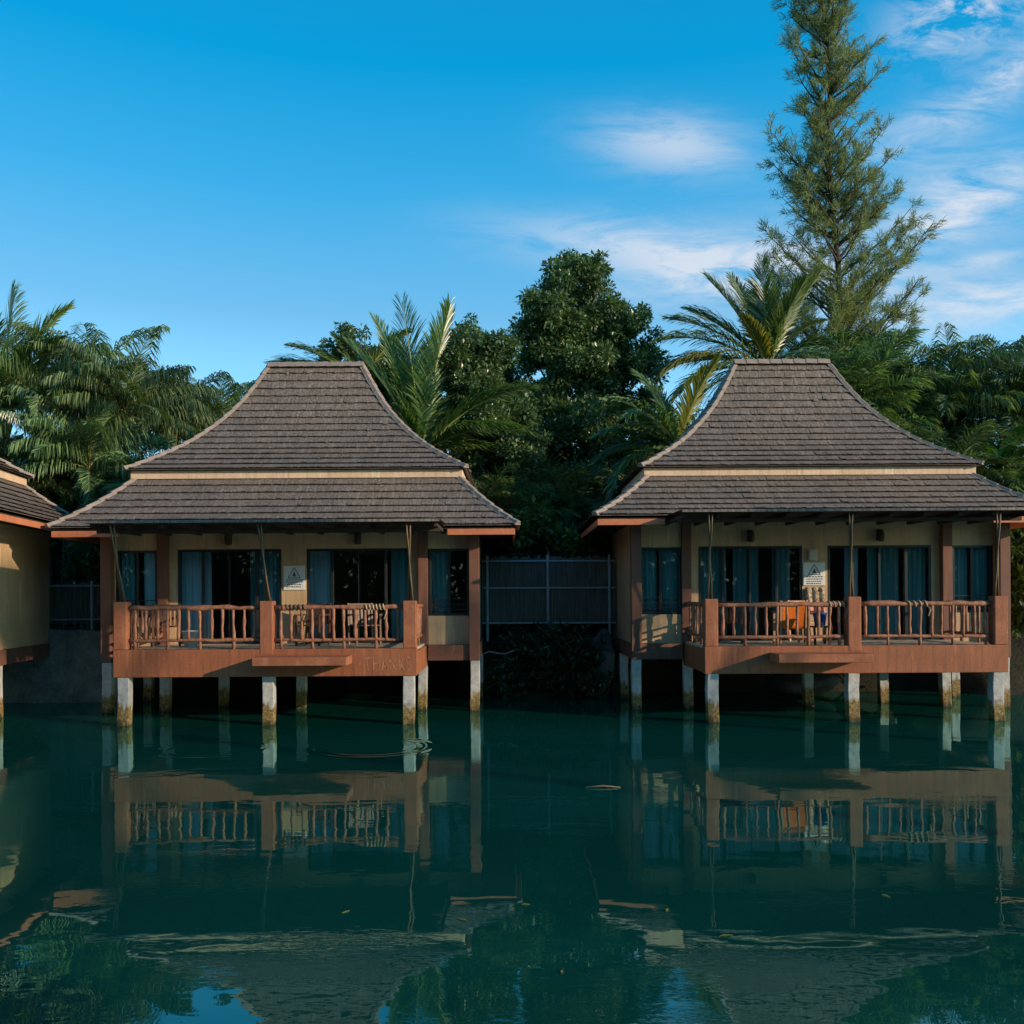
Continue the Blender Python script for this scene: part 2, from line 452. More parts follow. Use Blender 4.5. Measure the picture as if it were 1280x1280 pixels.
# ------------------------------------------------------------------ mesh builder
class MB:
    def __init__(self, mx=1):
        self.v, self.f, self.mi, self.mx = [], [], [], mx

    def add(self, verts, faces, mi=0):
        b = len(self.v)
        self.v += [tuple(p) for p in verts]
        for q in faces:
            self.f.append(tuple(b + i for i in q))
            self.mi.append(mi)

    def box(self, x0, x1, y0, y1, z0, z1, mi=0):
        self.add([(x0, y0, z0), (x1, y0, z0), (x1, y1, z0), (x0, y1, z0), (x0, y0, z1), (x1, y0, z1), (x1, y1, z1), (x0, y1, z1)],
                 [(0, 3, 2, 1), (4, 5, 6, 7), (0, 1, 5, 4), (1, 2, 6, 5), (2, 3, 7, 6), (3, 0, 4, 7)], mi)

    def obox(self, c, ax, ay, az, mi=0):
        """oriented box: centre and three half-axis vectors"""
        c, ax, ay, az = map(Vector, (c, ax, ay, az))
        P = [c + ax * i + ay * j + az * k for k in (-1, 1) for i, j in ((-1, -1), (1, -1), (1, 1), (-1, 1))]
        self.add(P, [(0, 3, 2, 1), (4, 5, 6, 7), (0, 1, 5, 4), (1, 2, 6, 5), (2, 3, 7, 6), (3, 0, 4, 7)], mi)

    def tube(self, pts, rad, n=8, mi=0, cap=True):
        pts = [Vector(p) for p in pts]
        if not isinstance(rad, (list, tuple)):
            rad = [rad] * len(pts)
        rings = []
        up = Vector((0, 0, 1))
        for i, p in enumerate(pts):
            t = (pts[min(i + 1, len(pts) - 1)] - pts[max(i - 1, 0)])
            t = t.normalized() if t.length > 1e-9 else Vector((0, 0, 1))
            ref = up if abs(t.z) < 0.95 else Vector((1, 0, 0))
            a = t.cross(ref).normalized()
            b = t.cross(a).normalized()
            rings.append([p + (a * math.cos(2 * math.pi * k / n) + b * math.sin(2 * math.pi * k / n)) * rad[i] for k in range(n)])
        vs = [q for r in rings for q in r]
        fs = []
        for i in range(len(pts) - 1):
            for k in range(n):
                k2 = (k + 1) % n
                fs.append((i * n + k, i * n + k2, (i + 1) * n + k2, (i + 1) * n + k))
        if cap:
            fs.append(tuple(range(n - 1, -1, -1)))
            fs.append(tuple((len(pts) - 1) * n + k for k in range(n)))
        self.add(vs, fs, mi)

    def build(self, name, mats, parent=None, smooth=False, bevel=0.0):
        me = bpy.data.meshes.new(name)
        if self.mx < 0:
            vs = [(-p[0], p[1], p[2]) for p in self.v]
            fs = [tuple(reversed(q)) for q in self.f]
        else:
            vs, fs = self.v, self.f
        me.from_pydata(vs, [], fs)
        if not isinstance(mats, (list, tuple)):
            mats = [mats]
        for mm in mats:
            me.materials.append(M[mm] if isinstance(mm, str) else mm)
        if len(mats) > 1:
            me.polygons.foreach_set('material_index', self.mi)
        if smooth:
            me.polygons.foreach_set('use_smooth', [True] * len(me.polygons))
        me.update()
        o = bpy.data.objects.new(name, me)
        COL.objects.link(o)
        if parent is not None:
            o.parent = parent
        if bevel > 0:
            bm = o.modifiers.new('bevel', 'BEVEL')
            bm.width = bevel
            bm.segments = 2
            bm.limit_method = 'ANGLE'
        return o


def tag(o, label, cat, group=None, kind=None):
    o['label'] = label
    o['category'] = cat
    if group:
        o['group'] = group
    if kind:
        o['kind'] = kind
    return o


def thing(name, label, cat, loc=(0, 0, 0), rz=0.0, group=None):
    o = bpy.data.objects.new(name, None)
    o.empty_display_size = 0.3
    COL.objects.link(o)
    o.location = loc
    o.rotation_euler = (0, 0, rz)
    return tag(o, label, cat, group)


def copy_tree(o, parent=None):
    c = o.copy()
    COL.objects.link(c)
    if parent is not None:
        c.parent = parent
    for ch in list(o.children):
        copy_tree(ch, c)
    return c


def at(px, py, d):
    """where the photograph's pixel lies at distance d in front of the camera"""
    py = py + (px - 640) * math.tan(ROLL)
    return Vector(((px - 640) / FPX * d, CAMY + d, CAMZ + (HOR - py) / FPX * d))


# ------------------------------------------------------------------ setting: ground, water
rng = random.Random(11)


def ground():
    mb = MB()
    prof = [(-320, 3.0), (-60, 2.0), (-34, 1.5), (-31, 0.9), (-29.5, -0.9), (-24, -2.2), (-2, -2.4), (3.2, -1.5), (4.4, -0.25), (4.9, 0.45), (5.4, 1.05), (6.2, 1.35),
            (8, 1.5), (12, 1.6), (20, 1.7), (45, 1.9), (120, 2.2), (700, 3.0)]
    xs = [-600, -200, -80, -40] + [-30 + 0.5 * i for i in range(121)] + [40, 80, 200, 600]
    r = random.Random(3)
    for (y, z) in prof:
        for x in xs:
            k = 0.16 if 3 < y < 13 else 0.03
            under = 0.0
            if 3 < y < 9:
                for xa, xb in ((-8.9, -0.9), (2.5, 11.5)):
                    under = max(under, 1.7 * max(0.0, min(1.0, (x - xa) / 0.8, (xb - x) / 0.8)))
            mb.v.append((x, y + under + (r.uniform(-k, k) if abs(x) < 31 and 4 < y < 13 else 0), z + (r.uniform(-k, k) if abs(x) < 31 else 0)))
            if x > 31 and z < 0.9:      # the lagoon ends in a bank on the right
                mb.v[-1] = (x, y, 0.9)
    n = len(xs)
    for j in range(len(prof) - 1):
        for i in range(n - 1):
            mb.f.append((j * n + i, j * n + i + 1, (j + 1) * n + i + 1, (j + 1) * n + i))
            mb.mi.append(0)
    g = mb.build('ground', 'soil', smooth=True)
    tag(g, 'dark soil bank running behind and beneath the stilt bungalows', 'ground', kind='structure')
    mw = MB()
    mw.add([(-200, -31, 0), (200, -31, 0), (200, 5.5, 0), (-200, 5.5, 0)], [(0, 1, 2, 3)])
    wv = mw.build('water', 'lagoon_water')
    tag(wv, 'still dark green lagoon water mirroring the bungalows and sky', 'water', kind='structure')


ground()


# ------------------------------------------------------------------ bungalow
def interp(tab, t):
    for (a, fa), (b, fb) in zip(tab, tab[1:]):
        if t <= b:
            k = (t - a) / (b - a)
            return fa + (fb - fa) * k
    return tab[-1][1]


def smooth_tab(pts, n=40):
    """monotone-ish smooth curve through the points"""
    out = []
    m = []
    for i in range(len(pts)):
        if i == 0:
            m.append((pts[1][1] - pts[0][1]) / (pts[1][0] - pts[0][0]) * 1.15)
        elif i == len(pts) - 1:
            m.append((pts[-1][1] - pts[-2][1]) / (pts[-1][0] - pts[-2][0]) * 0.95)
        else:
            m.append((pts[i + 1][1] - pts[i - 1][1]) / (pts[i + 1][0] - pts[i - 1][0]))
    for j in range(n + 1):
        t = pts[0][0] + (pts[-1][0] - pts[0][0]) * j / n
        for i in range(len(pts) - 1):
            if t <= pts[i + 1][0] + 1e-9:
                h = pts[i + 1][0] - pts[i][0]
                s = (t - pts[i][0]) / h
                v = ((1 + 2 * s) * (1 - s) ** 2 * pts[i][1] + s * (1 - s) ** 2 * h * m[i] + s * s * (3 - 2 * s) * pts[i + 1][1] + s * s * (s - 1) * h * m[i + 1])
                out.append((t, v))
                break
    return out


UPPER = smooth_tab([(0, 0), (0.25, 0.405), (0.55, 0.715), (0.86, 0.925), (1, 1)])
LOWER = smooth_tab([(0, 0), (0.5, 0.57), (1, 1)])
YC = 4.76      # depth of the ridge line behind the deck front


def roof_mesh(mb, caps, tab, hx0, hx1, hy0, hy1, z0, z1, rows, r, cap_step=0.30):
    """four curved, shingled slopes between an inner and an outer rectangle, with hip caps"""
    # equal steps along the slope
    fine = [(t, hy0 + (hy1 - hy0) * t, z0 + (z1 - z0) * f) for t, f in tab]
    ln = [0.0]
    for a, b in zip(fine, fine[1:]):
        ln.append(ln[-1] + math.hypot(b[1] - a[1], b[2] - a[2]))

    def at_s(s):
        for i in range(len(ln) - 1):
            if s <= ln[i + 1] + 1e-9:
                return fine[i][0] + (fine[i + 1][0] - fine[i][0]) * (s - ln[i]) / (ln[i + 1] - ln[i])
        return 1.0
    ts = [at_s(ln[-1] * i / rows) for i in range(rows + 1)]

    def P(t):
        return hx0 + (hx1 - hx0) * t, hy0 + (hy1 - hy0) * t, z0 + (z1 - z0) * interp(tab, t)
    th = 0.044
    for (ta_, _), (tb_, _) in zip(tab[::4], tab[4::4]):
        (xa, ya, za), (xb, yb, zb) = P(ta_), P(tb_)
        q = 0.012
        ra = [(-xa, YC - ya, za - q), (xa, YC - ya, za - q), (xa, YC + ya, za - q), (-xa, YC + ya, za - q)]
        rb = [(-xb, YC - yb, zb - q), (xb, YC - yb, zb - q), (xb, YC + yb, zb - q), (-xb, YC + yb, zb - q)]
        for e in range(4):
            mb.add([ra[e], ra[(e + 1) % 4], rb[(e + 1) % 4], rb[e]], [(0, 3, 2, 1)])
    for i in range(rows):
        a, b = P(ts[i]), P(ts[i + 1])
        for side in range(4):
            # along-eave half lengths and outward offsets
            if side in (0, 2):
                la, lb, oa, ob = a[0], b[0], a[1], b[1]
            else:
                la, lb, oa, ob = a[1], b[1], a[0], b[0]
            u = -lb
            while u < lb - 1e-6:
                u2 = min(lb, u + r.uniform(0.06, 0.13))
                if lb - u2 < 0.05:
                    u2 = lb
                drop = r.uniform(0.0, 0.014) if r.random() > 0.006 else r.uniform(0.02, 0.05)
                lift = th + (r.uniform(-0.006, 0.008) if r.random() > 0.01 else r.uniform(0.01, 0.02))
                g = 0.002

                def pt(uu, o, z):
                    if side == 0:
                        return (uu, YC - o, z)
                    if side == 1:
                        return (o, YC + uu, z)
                    if side == 2:
                        return (-uu, YC + o, z)
                    return (-o, YC - uu, z)
                ta, tb = max(-la, min(la, u + g)), max(-la, min(la, u2 - g))
                sl = (b[2] - a[2]) / max(1e-6, (ob - oa))
                nl = math.hypot(1.0, sl)
                no, nz = -sl / nl, 1.0 / nl
                ob2, zb2 = ob + drop * 0.6, b[2] + drop * 0.6 * sl
                A, B = pt(ta, oa, a[2] + 0.004), pt(tb, oa, a[2] + 0.004)
                C, D = pt(u2 - g, ob2 + no * lift, zb2 + nz * lift), pt(u + g, ob2 + no * lift, zb2 + nz * lift)
                lw = lift - 0.011
                E, F = pt(u2 - g, ob2 + no * lw, zb2 + nz * lw), pt(u + g, ob2 + no * lw, zb2 + nz * lw)
                mb.add([A, B, C, D, E, F, pt(tb, oa, a[2] - 0.012), pt(ta, oa, a[2] - 0.012)], [(0, 3, 2, 1), (3, 5, 4, 2), (5, 7, 6, 4)])
                u = u2
    # hip caps: overlapping short tiles down each hip
    for sx in (-1, 1):
        for sy in (-1, 1):
            caps.append(MB(mb.mx))
            cap1 = caps[-1]
            pts = [Vector((sx * P(t)[0], YC + sy * P(t)[1], P(t)[2] + 0.035)) for t, _ in tab]
            d = [0.0]
            for p, q in zip(pts, pts[1:]):
                d.append(d[-1] + (q - p).length)

            def along(s):
                s = max(0, min(d[-1], s))
                for k in range(len(d) - 1):
                    if s <= d[k + 1] + 1e-9:
                        return pts[k].lerp(pts[k + 1], (s - d[k]) / (d[k + 1] - d[k]))
                return pts[-1]
            n = max(2, int(d[-1] / cap_step))
            for k in range(n):
                p, q = along(d[-1] * k / n), along(d[-1] * (k + 1.12) / n)
                tv = (q - p).normalized()
                sv = tv.cross(Vector((0, 0, 1))).normalized()
                nv = sv.cross(tv).normalized()
                L, wd = (q - p).length, 0.09 + r.uniform(-.006, .006)
                lo, hi = 0.016, 0.040
                ring = lambda c, h: [c - sv * wd - nv * 0.045, c - sv * wd * 0.55 + nv * h, c + sv * wd * 0.55 + nv * h, c + sv * wd - nv * 0.045]
                vs = ring(p, lo) + ring(p + tv * L, hi)
                cap1.add(vs, [(0, 4, 5, 1), (1, 5, 6, 2), (2, 6, 7, 3), (4, 7, 6, 5), (0, 1, 2, 3)])


def wavy(p, q, n, amp, r):
    p, q = Vector(p), Vector(q)
    return [p.lerp(q, i / n) + (Vector((r.uniform(-amp, amp), r.uniform(-amp, amp), r.uniform(-amp, amp) if abs((q - p).z) < 0.3 else 0)) if 0 < i < n else Vector())
            for i in range(n + 1)]


def curtain_mb(mb, x0, x1, y, z0, z1, r, amp=0.035):
    n = max(6, int((x1 - x0) / 0.02))
    ph, k = r.uniform(0, 6), r.uniform(40, 55)
    cols = []
    for i in range(n + 1):
        x = x0 + (x1 - x0) * i / n
        yy = y + amp * math.sin(k * x + ph + 1.3 * math.sin(5 * x))
        cols.append((x, yy))
    vs = [(x, yy, z0) for x, yy in cols] + [(x, yy * 0.4 + y * 0.6, z1) for x, yy in cols]
    mb.add(vs, [(i, i + 1, n + 2 + i, n + 1 + i) for i in range(n)])


def opening(name, root, mx, x0, x1, z0, z1, y, mull, curtains, r, grille):
    """window or sliding door: frame carries pane, curtains and grille"""
    fr = MB(mx)
    b = 0.055
    fr.box(x0, x0 + b, y - 0.05, y + 0.05, z0, z1)
    fr.box(x1 - b, x1, y - 0.05, y + 0.05, z0, z1)
    fr.box(x0 + b, x1 - b, y - 0.05, y + 0.05, z1 - b, z1)
    fr.box(x0 + b, x1 - b, y - 0.05, y + 0.05, z0, z0 + b)
    for k, xm in enumerate(mull):
        fr.box(xm - 0.03, xm + 0.03, y - 0.04 + 0.03 * (k % 2), y + 0.01 + 0.03 * (k % 2), z0 + b, z1 - b)
    f = fr.build(name, 'frame_metal', root, bevel=0.004)
    pn = MB(mx)
    edges = [x0 + b] + sorted(mull) + [x1 - b]
    for k, (e0, e1) in enumerate(zip(edges, edges[1:])):
        yy = y - 0.015 + 0.03 * (k % 2)
        pn.add([(e0, yy, z0 + b), (e1, yy + r.uniform(-.006, .006), z0 + b), (e1, yy + r.uniform(-.006, .006), z1 - b), (e0, yy, z1 - b)], [(0, 1, 2, 3)])
    pn.build('pane', 'window_glass', f)
    for (c0, c1, mt) in curtains:
        cm = MB(mx)
        curtain_mb(cm, c0, c1, y + 0.09, z0 + 0.03, z1 - 0.02, r)
        cm.build('curtain', mt, f, smooth=True)
    if grille:
        gm = MB(mx)
        for zz in (z0 + 0.12, z0 + 0.24, z0 + 0.36):
            gm.box(x0 + b, x1 - b, y - 0.045, y - 0.030, zz, zz + 0.018)
        k = x0 + b + 0.1
        while k < x1 - b:
            gm.box(k, k + 0.012, y - 0.042, y - 0.032, z0 + 0.138, z0 + 0.24)
            k += 0.12
        gm.build('grille', 'frame_metal', f)
    return f


def bungalow(label, cx, mx, ze, zc, seed, doors_cur, win_cur, writing=False, ledge=True):
    r = random.Random(seed)
    root = thing('stilt_bungalow', label, 'bungalow', (cx, 0, 0))
    # --- roofs
    mb, caps = MB(mx), []
    roof_mesh(mb, caps, UPPER, 1.14, 3.78, 0.0, 2.20, 8.12, 5.30, 16, r)
    rc = MB(mx)
    # ridge caps
    k = -1.16
    while k < 1.16:
        rc.add([(k, YC - 0.12, 8.07), (k, YC - 0.06, 8.19), (k, YC + 0.06, 8.19), (k, YC + 0.12, 8.07),
                  (k + 0.30, YC - 0.13, 8.08), (k + 0.30, YC - 0.065, 8.205), (k + 0.30, YC + 0.065, 8.205), (k + 0.30, YC + 0.13, 8.08)],
                 [(0, 4, 5, 1), (1, 5, 6, 2), (2, 6, 7, 3), (4, 7, 6, 5), (0, 1, 2, 3)])
        k += 0.29
    up = mb.build('roof', 'shingle', root)
    rc.build('ridge_cap', 'cap_tile', up)
    for c in caps:
        c.build('hip_cap', 'cap_tile', up)
    mb, caps = MB(mx), []
    roof_mesh(mb, caps, LOWER, 3.60, 4.90, 2.00, 3.36, 5.12, ze, 7, r)
    lo = mb.build('lower_roof', 'shingle', root)
    for c in caps:
        c.build('hip_cap', 'cap_tile', lo)
    bd = MB(mx)
    bd.box(-3.68, 3.68, YC - 2.08, YC + 2.08, 5.10, 5.285)
    bd.build('roof_band', 'band_paint', root, bevel=0.01)
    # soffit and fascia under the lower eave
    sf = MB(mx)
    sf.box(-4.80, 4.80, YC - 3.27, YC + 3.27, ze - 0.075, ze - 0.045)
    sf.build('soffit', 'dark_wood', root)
    fa = MB(mx)
    zf0, zf1 = ze - 0.205, ze - 0.078
    fa.box(-4.83, -3.42, YC - 3.30, YC - 3.26, zf0, zf1)
    fa.box(3.42, 4.83, YC - 3.30, YC - 3.26, zf0, zf1)
    fa.box(-4.83, 4.83, YC + 3.26, YC + 3.30, zf0, zf1)
    fa.box(-4.83, -4.79, YC - 3.26, YC + 3.26, zf0, zf1)
    fa.box(4.79, 4.83, YC - 3.26, YC + 3.26, zf0, zf1)
    fa.build('fascia', 'fascia_paint', root, bevel=0.006)
    # --- flat porch canopy over the deck: shingled edge, boarded underside, rafters
    cn = MB(mx)
    x0 = -3.40
    while x0 < 3.40:
        x1 = min(3.40, x0 + r.uniform(0.09, 0.17))
        j = r.uniform(0, 0.012)
        cn.add([(x0 + .002, -0.27 - j, zc), (x1 - .002, -0.27 - j, zc), (x1 - .002, -0.26 - j, zc + 0.05), (x0 + .002, -0.26 - j, zc + 0.05),
                (x0 + .002, 1.42, zc + 0.085), (x1 - .002, 1.42, zc + 0.085)], [(0, 1, 2, 3), (3, 2, 5, 4)])
        x0 = x1
    cn_o = cn.build('porch_canopy', 'shingle', root)
    ub = MB(mx)
    ub.add([(-3.39, -0.255, zc + .004), (3.39, -0.255, zc + .004), (3.39, 2.3, zc + 0.01), (-3.39, 2.3, zc + 0.01)], [(0, 1, 2, 3)])
    for i in range(11):
        xx = -3.3 + 0.66 * i
        ub.box(xx - 0.03, xx + 0.03, -0.04, 2.26, zc - 0.075, zc + 0.001)
    ub.box(-3.36, 3.36, 0.3, 0.37, zc - 0.15, zc - 0.078)
    ub.build('rafter', 'dark_wood', cn_o)
    # --- main walls
    wl = MB(mx)
    wl.box(-0.275, 0.275, 2.40, 2.52, 1.45, 3.52)
    for s in (-1, 1):
        a, b = sorted((s * 2.545, s * 2.74))
        wl.box(a, b, 2.40, 2.52, 1.45, 3.52)
    wl.box(-2.74, 2.74, 2.40, 2.52, 3.52, ze - 0.08)
    for s in (-1, 1):
        a, b = sorted((s * 2.94, s * 3.84))
        wl.box(a, b, 2.30, 2.42, 1.415, 2.04)
        wl.box(a, b, 2.30, 2.42, 3.50, ze - 0.08)
        a, b = sorted((s * 3.86, s * 3.98))
        wl.box(a, b, 2.22, 7.40, 1.40, ze - 0.08)
    wl.box(-3.86, 3.86, 7.28, 7.40, 1.45, ze - 0.08)
    wl.build('wall', 'wall_paint', root)
    fl = MB(mx)
    fl.box(-3.80, 3.80, 2.42, 7.26, 1.15, 1.44)
    fl.build('floor_slab', 'dark_wood', root)
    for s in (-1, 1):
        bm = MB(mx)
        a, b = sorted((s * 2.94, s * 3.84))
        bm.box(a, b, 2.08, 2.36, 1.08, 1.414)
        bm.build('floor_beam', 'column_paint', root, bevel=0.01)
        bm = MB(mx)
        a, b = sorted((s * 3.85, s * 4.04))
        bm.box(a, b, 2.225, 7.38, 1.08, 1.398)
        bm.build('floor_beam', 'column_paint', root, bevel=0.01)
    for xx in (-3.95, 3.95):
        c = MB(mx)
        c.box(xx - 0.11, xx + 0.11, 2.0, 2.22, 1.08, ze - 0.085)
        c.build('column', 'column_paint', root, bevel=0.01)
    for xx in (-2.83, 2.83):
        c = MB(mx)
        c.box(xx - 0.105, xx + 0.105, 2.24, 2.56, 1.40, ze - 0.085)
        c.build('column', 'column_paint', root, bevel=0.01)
    # --- openings
    opening('sliding_door', root, mx, -2.545, -0.275, 1.45, 3.52, 2.46, [-2.0, -1.42, -0.83], doors_cur[0], r, False)
    opening('sliding_door', root, mx, 0.275, 2.545, 1.45, 3.52, 2.46, [0.83, 1.42, 2.0], doors_cur[1], r, False)
    opening('window', root, mx, -3.83, -2.95, 2.04, 3.50, 2.36, [-3.39], win_cur[0], r, True)
    opening('window', root, mx, 2.95, 3.83, 2.04, 3.50, 2.36, [3.39], win_cur[1], r, True)
    # --- lamps over the doors
    for xx in (-1.41, 1.41):
        l = MB(mx)
        l.box(xx - 0.06, xx + 0.06, 2.33, 2.40, 3.62, 3.86)
        l.tube([(xx, 2.28, 3.60), (xx, 2.28, 3.66), (xx, 2.28, 3.80), (xx, 2.28, 3.84)], [0.05, 0.065, 0.065, 0.03], 10)
        l.build('wall_lamp', 'dark_wood', root)
    # --- deck
    dk = MB(mx)
    n = 18
    for i in range(n):
        y0 = 0.19 + i * (2.20 / n)
        dk.box(-2.86, 2.86, y0, y0 + 2.20 / n - 0.008, 1.40, 1.452 + r.uniform(-.002, .002))
    dk.build('deck', 'deck_floor', root)
    fb = MB(mx)
    fb.box(-2.92, 2.92, 0.0, 0.18, 0.935, 1.465)
    fbo = fb.build('deck_beam', 'terracotta', root, bevel=0.012)
    for s in (-1, 1):
        sb = MB(mx)
        a, b = sorted((s * 2.915, s * 2.76))
        sb.box(a, b, 0.182, 2.22, 0.945, 1.398)
        sb.build('side_beam', 'terracotta', root, bevel=0.012)
    if writing:
        cu = bpy.data.curves.new('scratched_writing', 'FONT')
        cu.body = 'THANKS'
        cu.size = 0.36
        cu.extrude = 0.0015
        cu.space_character = 1.25
        cu.offset = -0.006
        to = bpy.data.objects.new('scratched_writing', cu)
        me = bpy.data.meshes.new_from_object(to)
        me.name = 'scratched_writing'
        me.materials.append(M['scratch'])
        bpy.data.objects.remove(to)
        # hand drawn: uneven letters
        for v in me.vertices:
            v.co.x *= 0.55
            v.co.y *= 1.0 + 0.10 * math.sin(v.co.x * 9.0)
            v.co.x += 0.018 * math.sin(v.co.y * 21.0)
        so = bpy.data.objects.new('scratched_writing', me)
        COL.objects.link(so)
        so.parent = fbo
        so.rotation_euler = (R(90), 0, 0)
        so.location = (1.92, -0.0015, 1.04)
    if ledge:
        lg = MB(mx)
        lg.box(-0.08, 1.68, -0.62, -0.004, 1.185, 1.345)
        lg.build('landing_ledge', 'post_paint', root, bevel=0.012)
    # posts
    for xx in (-2.785, 0.03, 2.785):
        p = MB(mx)
        p.box(xx - 0.128, xx + 0.128, -0.006, 0.25, 1.467 if abs(xx) > 1 else 1.35, 2.38 + r.uniform(0, .03))
        p.build('deck_post', 'post_paint', root, bevel=0.018)
    # piles
    pl = [(-2.75, 0.125, 0.94), (0.04, 0.125, 0.94), (2.75, 0.125, 0.94), (-3.95, 2.11, 1.08), (3.95, 2.11, 1.08), (-2.80, 2.34, 1.3), (2.80, 2.34, 1.3),
          (0.1, 2.6, 1.15), (-3.95, 4.3, 1.08), (3.95, 4.3, 1.08), (-1.8, 3.2, 1.15)]
    for (xx, yy, zt) in pl:
        p = MB(mx)
        wd = 0.108 if yy < 1 else 0.10
        nseg = 9
        vs, fs = [], []
        for i in range(nseg + 1):
            z = -1.9 + (zt + 1.9 - 0.002) * i / nseg
            j = [r.uniform(-.006, .006) for _ in range(4)]
            lx = 0.012 * math.sin(i)
            vs += [(xx - wd + j[0] + lx, yy - wd + j[1], z), (xx + wd + j[2] + lx, yy - wd + j[3], z), (xx + wd + j[1] + lx, yy + wd + j[2], z), (xx - wd + j[3] + lx, yy + wd + j[0], z)]
            if i:
                b = (i - 1) * 4
                fs += [(b + q, b + (q + 1) % 4, b + 4 + (q + 1) % 4, b + 4 + q) for q in range(4)]
        p.add(vs, fs)
        p.build('pile', 'pile_concrete', root, bevel=0.012)
    # railings: one per bay and one each side, of crooked sticks
    def railing(p, q, nb, feet):
        p, q = Vector(p), Vector(q)
        rl = MB(mx)
        rad = [0.048 + r.uniform(-.012, .012) for _ in range(13)]
        rl.tube(wavy(p + Vector((0, 0, 2.265)), q + Vector((0, 0, 2.265)), 12, 0.012, r), rad, 9)
        o = rl.build('railing', 'rough_wood', root, smooth=True)
        lr = MB(mx)
        rad = [0.034 + r.uniform(-.007, .007) for _ in range(13)]
        lr.tube(wavy(p + Vector((0, 0, 1.635)), q + Vector((0, 0, 1.635)), 12, 0.012, r), rad, 8)
        lr.build('lower_rail', 'rough_wood', o, smooth=True)
        for i in range(nb):
            t = (i + 0.6) / (nb + 0.2)
            c = p.lerp(q, t) + Vector((r.uniform(-.015, .015), 0, 0))
            z0 = 1.462 if (i % 3 == feet) else 1.62
            bl = MB(mx)
            pts = wavy(c + Vector((0, 0, z0)), c + Vector((r.uniform(-.014, .014), 0, 2.26)), 5, 0.007, r)
            bl.tube(pts, [0.030 + r.uniform(-.008, .008) for _ in pts], 7)
            bl.build('baluster', 'rough_wood', o, smooth=True)
    railing((-2.66, 0.11, 0), (-0.10, 0.11, 0), 12, 0)
    railing((0.16, 0.11, 0), (2.66, 0.11, 0), 12, 0)
    for s in (-1, 1):
        railing((s * 2.80, 0.25, 0), (s * 2.80, 2.22, 0), 8, 2)
    # bamboo props from the posts up to the canopy edge
    for xx, lean in ((-2.785, -0.10), (0.03, -0.10), (2.785, -0.02)):
        for k in range(2):
            bp = MB(mx)
            a = Vector((xx + 0.05 - 0.09 * k, 0.14 + 0.04 * k, 2.36))
            b = Vector((xx + lean * mx - 0.01 + 0.07 * k, -0.16, zc - 0.005))
            bp.tube(wavy(a, b, 6, 0.008, r), [0.024, 0.021, 0.023, 0.02, 0.021, 0.019, 0.018], 7)
            bp.build('bamboo_prop', 'bamboo', root, smooth=True)
    return root


T_, N_ = 'curtain_cloth', 'net_curtain'
bA = bungalow('brown shingled stilt bungalow with scratched writing on its terracotta deck beam', -4.76, 1, 3.945, 3.885, 5,
              [[(-2.5, -1.85, N_), (-1.0, -0.32, T_)], [(0.32, 0.85, N_), (2.1, 2.5, T_)]],
              [[(-3.78, -3.5, T_), (-3.3, -3.0, N_)], [(3.0, 3.36, T_)]], writing=True)
bB = bungalow('brown shingled stilt bungalow below the tall casuarina, orange chair on its deck', 6.62, -1, 4.13, 4.03, 8,
              [[(-2.5, -2.0, T_), (-1.9, -1.2, T_), (-1.0, -0.7, N_)], [(0.5, 0.9, T_), (1.2, 1.75, T_), (1.9, 2.5, T_)]],
              [[(-3.78, -3.42, T_), (-3.36, -3.0, T_)], [(3.0, 3.34, T_), (3.45, 3.8, T_)]])
# the bungalow whose right side enters the frame at the far left
bC = copy_tree(bB)
bC.location = (-13.95, -3.5, 0)
bC.rotation_euler = (0, 0, R(8.6))
bC['label'] = 'angled stilt bungalow cut off by the left edge of the photo'

# ------------------------------------------------------------------ signs and things on the decks
def warning_sign(cx, label, h):
    root = thing('warning_sign', label, 'sign', (cx, 2.398, 3.15 - h), 0, 'warning signs between the doors')
    mb = MB()
    mb.box(-0.235, 0.235, -0.022, 0.0, 0, h)
    mb.build('sign_board', 'sign_white', root, bevel=0.004)
    ink = MB()
    y = -0.0245
    zt, zb, hw = h - 0.045, h - 0.265, 0.135

    def stroke(a, b, w_):
        a, b = Vector((a[0], y, a[1])), Vector((b[0], y, b[1]))
        t = (b - a).normalized()
        s = Vector((-t.z, 0, t.x)) * w_
        ink.add([a - s, b - s, b + s, a + s], [(0, 1, 2, 3)])
    stroke((-hw, zb), (0, zt), 0.009)
    stroke((hw, zb), (0, zt), 0.009)
    stroke((-hw, zb), (hw, zb), 0.009)
    y = -0.0255
    ink.add([(-0.045, y, zb + 0.03), (0.045, y, zb + 0.03), (0.018, y, zb + 0.10), (0.0, y, zt - 0.07), (-0.018, y, zb + 0.10)], [(0, 1, 2, 3, 4)])
    ink.build('warning_triangle', 'sign_ink', root)
    r = random.Random(5)
    for k, zz in enumerate((zb - 0.055, zb - 0.105, zb - 0.155, zb - 0.205)):
        if zz < 0.03:
            break
        ln = MB()
        x = -0.17
        while x < 0.15:
            x2 = x + r.uniform(0.02, 0.055)
            ln.add([(x, y, zz), (x2, y, zz), (x2, y, zz + 0.022), (x, y, zz + 0.022)], [(0, 1, 2, 3)])
            x = x2 + 0.014
        ln.build('lettering', 'sign_ink', root)


